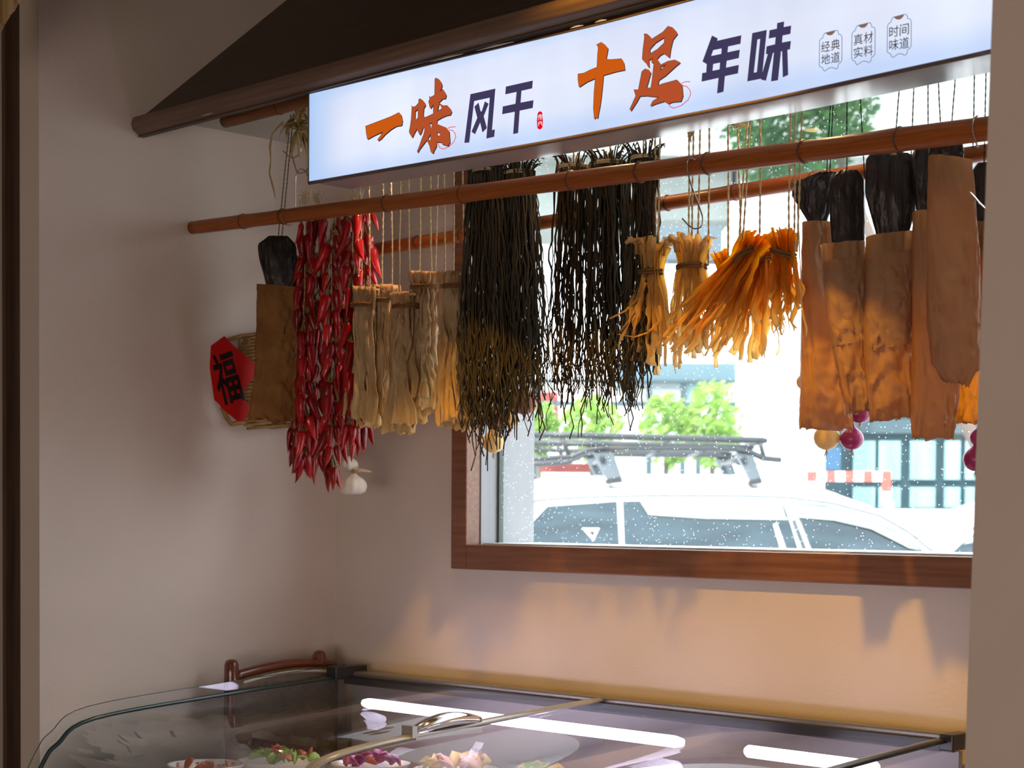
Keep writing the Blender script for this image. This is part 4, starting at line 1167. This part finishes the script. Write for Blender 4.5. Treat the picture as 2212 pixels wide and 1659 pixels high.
MB().box((FX0 + .006, YFR + .14, ZFB - .03), (FX1 - .006, -.06, ZD)).build('inner_deck', M['frz_in'], fz, False)
MB().box((FX0 + .004, -.07, ZFB - .01), (FX1 - .004, -.0555, ZFZ - .036)).build('inner_back', M['frz_in'], fz, False)
bevel(MB().box((FX0, -.085, ZFZ - .03), (FX1, -.045, ZFZ)).build('back_rail', M['frz_rail'], fz, False), .004)
MB().box((FX0 + .002, -.097, ZFZ - .035), (FX1 - .002, -.085, ZFZ - .012)).build('rail_lip', M['blackmetal'], fz, False)


def lid(x0, x1, dz, nm, label):
    b = MB()
    for (y, z) in LP: b.v += [Vector((x0, y, z + dz)), Vector((x1, y, z + dz))]
    for i in range(len(LP) - 1): b.f.append((2 * i, 2 * i + 1, 2 * i + 3, 2 * i + 2))
    o = b.build(nm, M['glass'], fz, True)
    sm_ = o.modifiers.new('thick', 'SOLIDIFY'); sm_.thickness = .004; sm_.offset = -1
    o['label'] = label
    return o


la = lid(FX0 + .012, xm + .02, 0, 'glass_lid', 'curved sliding glass lid nearer the left wall')
lb = lid(xm - .02, FX1 - .012, -.014, 'glass_lid', 'curved sliding glass lid nearer the pillar')
MB().tube([Vector((FX0 + .010, y, z)) for y, z in LP], .0055, 6).build('edge_seal', M['glass_edge'], fz)
# side glass standing a little proud of the lids
sgm = MB()
SP = []
for i, (y, z) in enumerate(LP): SP.append((y - .012 * min(1, i / 12), z + .030))
for (y, z), (y2, z2) in zip(SP, LP): sgm.v += [Vector((FX0, y, z)), Vector((FX0, y2 + .02, ZFB - .03))]
for i in range(len(LP) - 1): sgm.f.append((2 * i, 2 * i + 2, 2 * i + 3, 2 * i + 1))
so_ = sgm.build('side_glass', M['glass'], fz, False)
sm_ = so_.modifiers.new('thick', 'SOLIDIFY'); sm_.thickness = .004
MB().tube([Vector((FX0, y, z)) for y, z in SP], .0011, 5).build('side_glass_edge', M['glass_edge'], fz)


def rail(x, dz, r, nm, m, fl=.5):
    o = MB().tube([Vector((x, y, z + dz)) for y, z in LP], r, 10, flat=fl).build(nm, m, fz); return o


rail(xm, .006, .019, 'lid_edge_bar', M['clearbar'], .35)
rail(FX1 - .012, .004, .010, 'lid_end_bar', M['blackmetal'], .6)
rail(FX1 - .03, .003, .006, 'lid_end_bar', M['clearbar'], .5)
# chrome grip on the lid bar
hy = WX(960, 1585, xm).y
def lz(y):
    for i in range(len(LP) - 1):
        (ya, za), (yb_, zb_) = LP[i], LP[i + 1]
        if min(ya, yb_) <= y <= max(ya, yb_): return za + (zb_ - za) * (y - ya) / (yb_ - ya)
    return ZFZ
gr = MB()
GP = []
for k in range(13):
    q = k / 12; y = hy - .105 + q * .21
    GP.append((Vector((xm + .002, y, lz(y) + .014 + .014 * math.sin(math.pi * q))), .005 + .018 * math.sin(math.pi * min(1, max(.0, q * .92 + .04))) ** .6))
gr.tube([p for p, _ in GP], [r for _, r in GP], 10, flat=.75); gr.build('chrome_grip', M['chrome'], fz)
MB().box((xm - .016, hy - .112, lz(hy) - .002), (xm + .020, hy - .098, lz(hy) + .024)).build('grip_end', M['chrome'], fz, False)
MB().box((xm - .010, hy - .10, lz(hy) - .006), (xm + .018, hy + .10, lz(hy) + .008)).build('grip_base', M['chrome'], fz, False)
# corner brackets
bevel(MB().box((FX0 - .012, -.15, ZFZ - .02), (FX0 + .03, -.035, ZFZ + .016)).build('corner_bracket', M['blackmetal'], fz, False), .003)
bevel(MB().box((FX1 - .02, -.12, ZFZ - .03), (FX1 + .012, -.05, ZFZ + .004)).build('corner_bracket', M['blackmetal'], fz, False), .003)
# light tubes inside, under the lids near the back
for (xa, ya, xb_, yb_) in ((786, 1518, 1474, 1604), (1612, 1622, 2300, 1712)):
    zt_ = ZFZ - .055
    a = WZ(xa, ya, zt_); b = WZ(xb_, yb_, zt_)
    if b.x > FX1 - .06: b = a + (b - a) * ((FX1 - .06 - a.x) / (b.x - a.x))
    o = MB().tube([a, a.lerp(b, .02), a.lerp(b, .5), a.lerp(b, .98), b], [.009, .0135, .0135, .0135, .009], 12).build('light_tube', M['tube'], fz)

# dishes on the deck
ZR = ZD + .02


def dish(px, py, rx, ry, lab, fill, zr, label_cat='dish', pattern=False, hgt=.05):
    c = WZ(px, py, zr); c.z = zr
    t = thing('serving_dish', (c.x, c.y, ZD + .001), lab, label_cat, 'dishes of food inside the freezer')
    b = MB(); n = 28
    pr = [(.55, -hgt), (.62, -hgt * .96), (.86, -hgt * .5), (1.0, 0.0), (1.02, .003), (.97, .002), (.82, -hgt * .5), (.5, -hgt * .86), (.05, -hgt * .9)]
    vs, fs = [], []
    for r, z in pr:
        for k in range(n):
            th = 2 * math.pi * k / n; vs.append(c + RH * (math.cos(th) * r * rx) + FH * (math.sin(th) * r * ry) + Vector((0, 0, z)))
    for i in range(len(pr) - 1):
        for k in range(n): fs.append((i * n + k, i * n + (k + 1) % n, (i + 1) * n + (k + 1) % n, (i + 1) * n + k))
    fs.append(tuple(range(n))); b.add(vs, fs); b.build('bowl', M['porcelain'], t)
    # foot ring to the deck
    MB().lathe((c.x, c.y, ZD + .0005), [(.45 * min(rx, ry), 0), (.45 * min(rx, ry), max(.004, zr - hgt - ZD))], 20).build('foot_ring', M['porcelain'], t)
    if pattern:
        for k in range(14):
            th = R_(0, 6.28); rr = R_(.84, .95); z = -hgt * .5 * (1 - (rr - .82) / .18) + .0035
            p = c + RH * (math.cos(th) * rr * rx) + FH * (math.sin(th) * rr * ry) + Vector((0, 0, z))
            MB().lathe(p, [(.001, 0), (.006, .0006), (.004, .002), (.0006, .0024)], 7, lobes=3, amp=.3).build('red_motif', M['barrier_red'], t)
    for (nm, m_, cnt, sz, h0) in fill:
        for k in range(cnt):
            a = R_(0, 6.28); rr = math.sqrt(R_(0, 1)) * .72
            p = c + RH * (math.cos(a) * rr * rx) + FH * (math.sin(a) * rr * ry) + Vector((0, 0, h0 * (1 - rr * .6) - .006))
            d = Vector((R_(-1, 1), R_(-1, 1), R_(0, .6))).normalized() * sz
            MB().tube([p - d, p - d * .3 + Vector((0, 0, sz * .35)), p + d * .4 + Vector((0, 0, sz * .4)), p + d], [sz * .15, sz * .55, sz * .5, sz * .1], 6, flat=.3, ang=R_(0, 3)).build(nm, m_, t)
    return t


dish(445, 1652, .095, .085, 'white bowl with red floral rim in the freezer, nearest the left wall', [('sauce_lump', M['meat'], 6, .02, .0)], ZR + .045, pattern=True)
dish(612, 1644, .115, .085, 'white oblong dish of green lettuce and cured meat in the freezer', [('lettuce_leaf', M['lettuce'], 16, .026, .02), ('meat_slice', M['meat'], 9, .026, .028)], ZR + .045)
dish(800, 1650, .10, .08, 'white dish of purple cabbage below the chrome grip', [('cabbage_shred', M['purple'], 16, .026, .022), ('meat_slice', M['meat'], 5, .02, .02)], ZR + .042)
dish(985, 1662, .105, .085, 'white dish of pink slices and yellow corn beside the chrome grip', [('meat_slice', M['pinkmeat'], 10, .034, .024), ('corn_piece', M['corn'], 10, .03, .022)], ZR + .04)
dish(1170, 1680, .11, .085, 'pale dish of greens right of the lid bar, at the picture bottom', [('lettuce_leaf', M['lettuce'], 8, .028, .02), ('corn_piece', M['corn'], 6, .03, .02)], ZR + .04)

# ------------------------------------------------------------------ chair between freezer and left wall
XCH = FX0 - .065
cq = thing('wooden_chair', (XCH, -.25, 0), 'varnished reddish wooden chair back standing between freezer and left wall', 'chair')
ca = WX(500, 1440, XCH); cc = WX(690, 1420, XCH)
for i, (p, hw) in enumerate(((ca, .020), (cc, .020))):
    b = MB(); zt_ = p.z
    b.tube([Vector((XCH, p.y, .0)), Vector((XCH, p.y, zt_ - .02)), Vector((XCH, p.y, zt_ + .006)), Vector((XCH, p.y, zt_ + .016)), Vector((XCH, p.y, zt_ + .020))], [.02, .02, .0195, .015, .006], 14, flat=1.0)
    b.build('post', M['chairwood'], cq)
P = []
for k in range(15):
    q = k / 14; P.append(Vector((XCH + .004, ca.y - .002 + q * (cc.y + .05 - ca.y), WX(500, 1462, XCH).z + q * (WX(690, 1442, XCH).z - WX(500, 1462, XCH).z) + .020 * math.sin(math.pi * q * .9))))
MB().tube(P, .0155, 10, flat=.9).build('top_rail', M['chairwood'], cq)
MB().tube([p + Vector((.018, 0, -.020)) for p in P[1:]], .0045, 6).build('piping', M['piping'], cq)
pad = MB()
pad.v += [p + Vector((.006, 0, -.010)) for p in P] + [Vector((XCH + .006, p.y, .72)) for p in P]
for i in range(len(P) - 1): pad.f.append((i, i + 1, i + 1 + len(P), i + len(P)))
po = pad.build('back_pad', M['chairpad'], cq); sm_ = po.modifiers.new('thick', 'SOLIDIFY'); sm_.thickness = .014
for z_ in (.2, .62): MB().tube([Vector((XCH, ca.y, z_)), Vector((XCH, cc.y, z_))], .012, 8).build('stretcher', M['chairwood'], cq)

# ------------------------------------------------------------------ outside
struct('street', MB().box((-40, .24, -.06), (40, 70, -.01)), M['asphalt'])


def xr_box(mb_, x0, y0, x1, y1_, t, thick, gnd=False):
    """upright box facing the shop at distance t covering a picture rectangle"""
    a = WT(x0, y1_, t); b = WT(x1, y1_, t); zt_ = WT(x0, y0, t).z
    if gnd: a.z = -.01
    b.z = a.z; h = zt_ - a.z
    d = FH * thick; z = Vector((0, 0, h))
    ax = b - a; ax.z = 0
    return mb_.hexa([a, a + ax, a + ax + d, a + d, a + z, a + ax + z, a + ax + d + z, a + d + z])


# --- parked car
CT = 10.3; KC = F_PX / CT


def car(loc_shift, label, full=True, sg_=1):
    org = CAM + ray(1500, 1100) * CT + loc_shift; org.z = 0
    c = thing('parked_car', org, label, 'car', 'white cars parked outside')
    zpx = lambda x, y: WT(x, y, CT).z
    def P(px, py, dy=0.0): 
        q = CAM + ray(1500, py) * CT + RH * ((px - 1500) / F_PX * CT * sg_) + loc_shift; return q + FH * dy
    gut = [(1080, 1110), (1125, 1092), (1170, 1084), (1250, 1078), (1400, 1073), (1600, 1072), (1700, 1075), (1800, 1087), (1900, 1113), (1960, 1147), (2025, 1198), (2110, 1228)]
    crn = [(1085, 1085), (1130, 1045), (1180, 1030), (1260, 1024), (1400, 1019), (1600, 1018), (1700, 1022), (1790, 1040), (1880, 1076), (1950, 1118), (2020, 1175), (2120, 1218)]
    rows = []
    zb = .98
    for (g, k) in zip(gut, crn):
        pg = P(*g); belt = pg - FH * .11; belt.z = zb
        pc = P(*k)
        pc = pg + FH * .75 + Vector((0, 0, max(.02, pc.z - pg.z)))
        ph = pg.lerp(pc, .38) + Vector((0, 0, .028))
        far = lambda q: q + FH * (1.5 - 2 * (q - pg).dot(FH))
        rows.append([belt, pg, ph, pc, far(ph), far(pg), far(belt)])
    cb_ = MB(); loft(cb_, rows); cb_.f.append(tuple(range(7))); cb_.f.append(tuple(len(cb_.v) - 7 + i for i in range(7)))
    o = cb_.build('cabin', M['paint_car'], c, True)
    sb_ = o.modifiers.new('sub', 'SUBSURF'); sb_.levels = 0; sb_.render_levels = 0
    # lower body
    lo = []
    for (px, zt_, in_) in ((1040, .86, .10), (1075, .99, .0), (1300, 1.0, -.02), (1800, 1.0, -.02), (2060, 1.0, -.01), (2300, .93, .0), (2420, .86, .06), (2450, .72, .14)):
        q = P(px, 1100); q.z = 0; q = q - FH * .12 + FH * in_
        wdt = 1.74 - 2 * in_
        lo.append([q + Vector((0, 0, .28)), q - FH * .03 + Vector((0, 0, .6)), q + Vector((0, 0, zt_ - .05)), q + FH * .08 + Vector((0, 0, zt_)), q + FH * (wdt - .08) + Vector((0, 0, zt_)), q + FH * wdt + Vector((0, 0, zt_ - .05)), q + FH * (wdt + .03) + Vector((0, 0, .6)), q + FH * wdt + Vector((0, 0, .28))])
    lb_ = MB(); loft(lb_, lo); lb_.f.append(tuple(range(8))); lb_.f.append(tuple(len(lb_.v) - 8 + i for i in range(8)))
    lb_.build('lower_body', M['paint_car'], c, True)
    for px in (1240, 2240):
        for dy in (-.13, 1.45):
            q = P(px, 1100) + FH * dy; q.z = .33
            MB().tube([q, q + FH * .02, q + FH * .18, q + FH * .2], [.30, .33, .33, .30], 20).build('wheel', M['rubber'], c)
    # side windows, a touch proud of the cabin
    def side(px, py, pr=.010):
        y_g = None
        for i in range(len(gut) - 1):
            if gut[i][0] <= px <= gut[i + 1][0]:
                k = (px - gut[i][0]) / (gut[i + 1][0] - gut[i][0]); y_g = gut[i][1] + k * (gut[i + 1][1] - gut[i][1])
        if y_g is None: y_g = 1200
        zg = P(px, y_g).z; z = P(px, py).z
        k = max(-.05, min(1, (zg - z) / (zg - zb)))
        return P(px, py) - FH * (.11 * k + pr)
    WB = 1268
    for nm, pts in (('side_window', [(1118, WB), (1128, 1178), (1152, 1128), (1182, 1096), (1332, 1084), (1340, WB)]),
                    ('side_window', [(1350, WB), (1345, 1084), (1500, 1080), (1688, 1079), (1700, 1110), (1722, 1190), (1735, WB)]),
                    ('side_window', [(1770, WB), (1752, 1190), (1712, 1083), (1780, 1090), (1850, 1108), (1930, 1142), (1985, 1180), (2018, 1210), (2030, WB)])):
        MB().prism([side(x, y) for x, y in pts], FH * .006).build(nm, M['carglass'], c, False)
    for pts in ([(1382, 1085), (1500, 1081), (1686, 1081), (1694, 1112), (1700, 1122), (1520, 1120), (1400, 1113)], [(1712, 1085), (1780, 1093), (1850, 1111), (1930, 1146), (1985, 1185), (1960, 1180), (1880, 1140), (1800, 1122), (1722, 1116)]):
        MB().prism([side(x, y, .022) for x, y in pts], FH * .008).build('window_visor', M['visor'], c, False)
    MB().tube([side(x, y, .02) for x, y in ((1712, 1122), (1722, 1150), (1745, 1215), (1755, WB))], .012, 6).build('pillar_trim', M['foot'], c)
    MB().prism([side(x, y, .014) for x, y in ((1668, 1132), (1676, 1128), (1700, 1200), (1712, WB), (1700, WB), (1690, 1210))], FH * .004).build('seat_belt', M['white'], c, False)
    # gutter line
    MB().tube([P(x, y - 2) - FH * .012 for x, y in gut[1:]], .006, 6).build('gutter_strip', M['foot'], c)
    if full:
        st = MB().prism([side(x, y, .016) for x, y in ((1256, 1142), (1294, 1142), (1281, 1170))], FH * .003).build('triangle_sticker', M['white'], c, False)
        MB().prism([side(x, y, .019) for x, y in ((1270, 1149), (1284, 1149), (1280, 1160))], FH * .002).build('sticker_mark', M['rack'], st, False)
        xs = lambda x, y, d=0.0: P(x, y) + FH * (.22 + d)
        for d in (0.0, 1.06):
            MB().tube([xs(x, y, d) for x, y in ((1080, 938), (1250, 939), (1450, 943), (1664, 947))], .020, 8).build('rack_top_rail', M['rack'], c)
            MB().tube([xs(x, y, d) for x, y in ((1090, 958), (1300, 958), (1500, 960), (1640, 962))], .014, 8).build('rack_mid_rail', M['rack'], c)
            MB().tube([xs(x, y, d) for x, y in ((1080, 991), (1180, 991), (1240, 986), (1275, 970), (1310, 966), (1450, 966), (1600, 966), (1632, 973), (1660, 986), (1700, 990))], .018, 8).build('rack_lower_rail', M['rack'], c)
            for (xa, ya, xb_, yb_) in ((1215, 940, 1232, 985), (1448, 945, 1442, 966), (1652, 947, 1662, 984), (1118, 940, 1124, 990)):
                MB().tube([xs(xa, ya, d), xs(xb_, yb_, d)], .014, 8).build('rack_upright', M['rack'], c)
            for (x0, x1) in ((1285, 1325), (1600, 1632)):
                pts = [xs(x0, 974, d), xs(x1 + 4, 974, d), xs(x1 + 22, 1032, d - .06), xs(x0 + 32, 1038, d - .06)]
                bevel(MB().prism(pts, FH * .10).build('rack_foot', M['foot'], c, False), .008)
                MB().prism([xs(x0 + 28, 1036, d - .07), xs(x1 + 22, 1032, d - .07), xs(x1 + 22, 1042, d - .07), xs(x0 + 28, 1046, d - .07)], FH * .10).build('foot_pad', M['rubber'], c, False)
        for x in (1130, 1230, 1330, 1430, 1530, 1630):
            MB().tube([xs(x, 984 if x < 1250 or x > 1640 else 972, 0), xs(x, 984 if x < 1250 else 972, 1.06)], .010, 6).build('rack_slat', M['rack'], c)
        for x in (1305, 1615): MB().tube([xs(x, 988, -.05), xs(x, 988, 1.15)], .018, 8).build('cross_bar', M['rack'], c)
        MB().tube([xs(1664, 947, 0), xs(1664, 947, 1.06)], .018, 8).build('rack_end_rail', M['rack'], c)
        sp_ = MB().tube([P(1100, 1065), P(1138, 1060), P(1150, 1074), P(1140, 1092), P(1100, 1092)], [.03, .03, .02, .03, .03], 8).build('rear_spoiler', M['paint_car'], c)
    return c


car(Vector((0, 0, 0)), 'white car with a black roof rack parked right outside the window')
car(RH * 3.45 + FH * 2.4, 'pale car without a rack just entering beside the right pillar', full=False, sg_=-1)

# --- far side of the street
fc = thing('glass_building', WT(1930, 1110, 24), 'dark teal building with tall glass panels behind the car, right part', 'building')
b = MB(); xr_box(b, 1778, 700, 2400, 1112, 24, 1.5, True); b.build('facade', M['facade'], fc, False)
for (x0, x1) in ((1843, 1890), (1898, 1945), (1966, 2020), (2040, 2074), (2085, 2130)):
    for (y0, y1_) in ((952, 1036), (1052, 1096)):
        b = MB(); xr_box(b, x0, y0, x1, y1_, 23.9, .12); b.build('glass_panel', M['fglass'], fc, False)
b = MB(); xr_box(b, 1779, 966, 1816, 1016, 23.9, .1); b.build('blue_panel', M['bluepanel'], fc, False)
b = MB(); xr_box(b, 1790, 905, 2300, 935, 23.85, .2); b.build('fascia', M['greybeam'], fc, False)

wc = MB(); xr_box(wc, 1590, 400, 1780, 1120, 22, 1.0, True)
tag(wc.build('white_pillar', M['white'], None, False), 'wide blown-out white pillar across the street behind the car', 'pillar')
lw = MB(); xr_box(lw, 1700, 1098, 2400, 1200, 19, .3, True)
tag(lw.build('white_parapet', M['white'], None, False), 'low white parapet in front of the glass building', 'parapet')

br = thing('road_barrier', WT(1830, 1090, 15), 'red and white striped road barrier in front of the glass building', 'barrier')
for i, x in enumerate(range(1745, 1915, 20)):
    b = MB(); xr_box(b, x, 1018, x + 20, 1040, 15, .06); b.build('beam_segment', M['white'] if i % 2 else M['barrier_red'], br, False)
for i, y in enumerate((1040, 1062)):
    b = MB(); xr_box(b, 1907, y, 1925, y + 22, 15, .06); b.build('post_segment', M['barrier_red'] if i == 0 else M['white'], br, False)
b = MB(); xr_box(b, 1907, 1084, 1925, 1500, 15, .06, True); b.build('post', M['white'], br, False)

pv = thing('street_pavilion', WT(1360, 1120, 20), 'pale glass-roofed pavilion with dark beams behind the roof rack', 'building')
b = MB(); xr_box(b, 1335, 783, 1590, 826, 20, 1.0); b.build('glass_roof', M['roof_glass'], pv, False)
b = MB(); xr_box(b, 1120, 818, 1590, 824, 19.8, .2); b.build('beam', M['greybeam'], pv, False)
b = MB(); xr_box(b, 1160, 866, 1590, 874, 19.8, .2); b.build('beam', M['greybeam'], pv, False)
for (x0, x1) in ((1150, 1166), (1472, 1480), (1506, 1514), (1398, 1408)):
    b = MB(); xr_box(b, x0, 820, x1, 960, 19.85, .15, True); b.build('post', M['greybeam'], pv, False)
b = MB(); xr_box(b, 1482, 826, 1506, 864, 19.9, .1); b.build('window_pane', M['fglass'], pv, False)
b = MB(); xr_box(b, 1000, 826, 1590, 1130, 21, .3, True); b.build('rear_wall', M['white'], pv, False)
b = MB(); xr_box(b, 1165, 846, 1205, 930, 20.8, .1); b.build('red_shopfront', M['redwall'], pv, False)
b = MB(); xr_box(b, 1172, 886, 1198, 908, 20.7, .05); b.build('shop_plate', M['white'], pv, False)
b = MB(); xr_box(b, 1125, 1000, 1300, 1020, 20.6, .1); b.build('red_shopfront', M['redwall'], pv, False)

ov = thing('concrete_overpass', WT(1500, 400, 30), 'pale concrete overpass high behind the tree', 'overpass')
b = MB(); xr_box(b, 700, 120, 2500, 330, 30, 4); b.build('deck_side', M['concrete'], ov, False)
b = MB(); xr_box(b, 700, 345, 1580, 470, 31, 3); b.build('girder', M['concrete'], ov, False)
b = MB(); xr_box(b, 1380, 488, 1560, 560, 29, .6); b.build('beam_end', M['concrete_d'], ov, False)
for x in (800, 1585):
    b = MB(); xr_box(b, x, 330, x + 60, 1160, 31, 1.5, True); b.build('pier', M['concrete'], ov, False)


def foliage(parent, c, rx, rz, n, size, m, seed, holes=.45):
    rnd = random.Random(seed); b = MB()
    for k in range(n):
        while True:
            v = Vector((rnd.uniform(-1, 1), rnd.uniform(-1, 1), rnd.uniform(-1, 1)))
            if v.length < 1 and noise.noise(v * 2.2 + Vector((seed, 0, 0))) > -holes * .35: break
        p = c + Vector((v.x * rx, v.y * rx, v.z * rz))
        n_ = Vector((rnd.uniform(-1, 1), rnd.uniform(-1, 1), rnd.uniform(-1, 1))).normalized(); u = n_.orthogonal().normalized(); w_ = n_.cross(u)
        s_ = size * rnd.uniform(.6, 1.3)
        b.add([p - u * s_, p + w_ * s_ * .5 + n_ * s_ * .15, p + u * s_, p - w_ * s_ * .5 + n_ * s_ * .15], [(0, 1, 2, 3)])
    return tag(b.build('leaves', m, parent, False, recalc=False), kind='stuff')


T_ = 18
base = WT(2190, 1100, T_); base.z = -.01
tr = thing('street_tree', base, 'leafy green street tree above the front pole behind the black cords', 'tree')
cc_ = WT(1715, 165, T_)
MB().tube([base, base + Vector((0, 0, 1.6)), base.lerp(cc_, .6) + Vector((0, 0, .5)), cc_ + Vector((0, 0, .4))], [.10, .08, .06, .03], 10).build('trunk', M['bark'], tr)
foliage(tr, cc_, .88, 1.16, 6400, .055, M['leaf'], 3)
for i, (x, y, rpx, rz, lab) in enumerate(((1165, 905, 40, 40, 'small bright shrub at the left window edge above the rack'), (1280, 900, 62, 46, 'bright green shrub above the middle of the roof rack'), (1440, 905, 55, 52, 'bright green shrub left of the white pillar above the rack'), (1540, 890, 60, 62, 'tallest bright green shrub beside the white pillar'))):
    c = WT(x, y, 17.5); s_ = 17.5 / F_PX
    sh = thing('street_shrub', Vector((c.x, c.y, -.01)), lab, 'shrub', 'shrubs across the street')
    MB().tube([Vector((c.x, c.y, -.01)), Vector((c.x, c.y, 1.2)), c], [.05, .04, .015], 8).build('stem', M['bark'], sh)
    foliage(sh, c - Vector((0, 0, .12)), rpx * s_ * 1.1, rz * s_ * 1.6, 620, .055, M['leaf_l'], 10 + i)
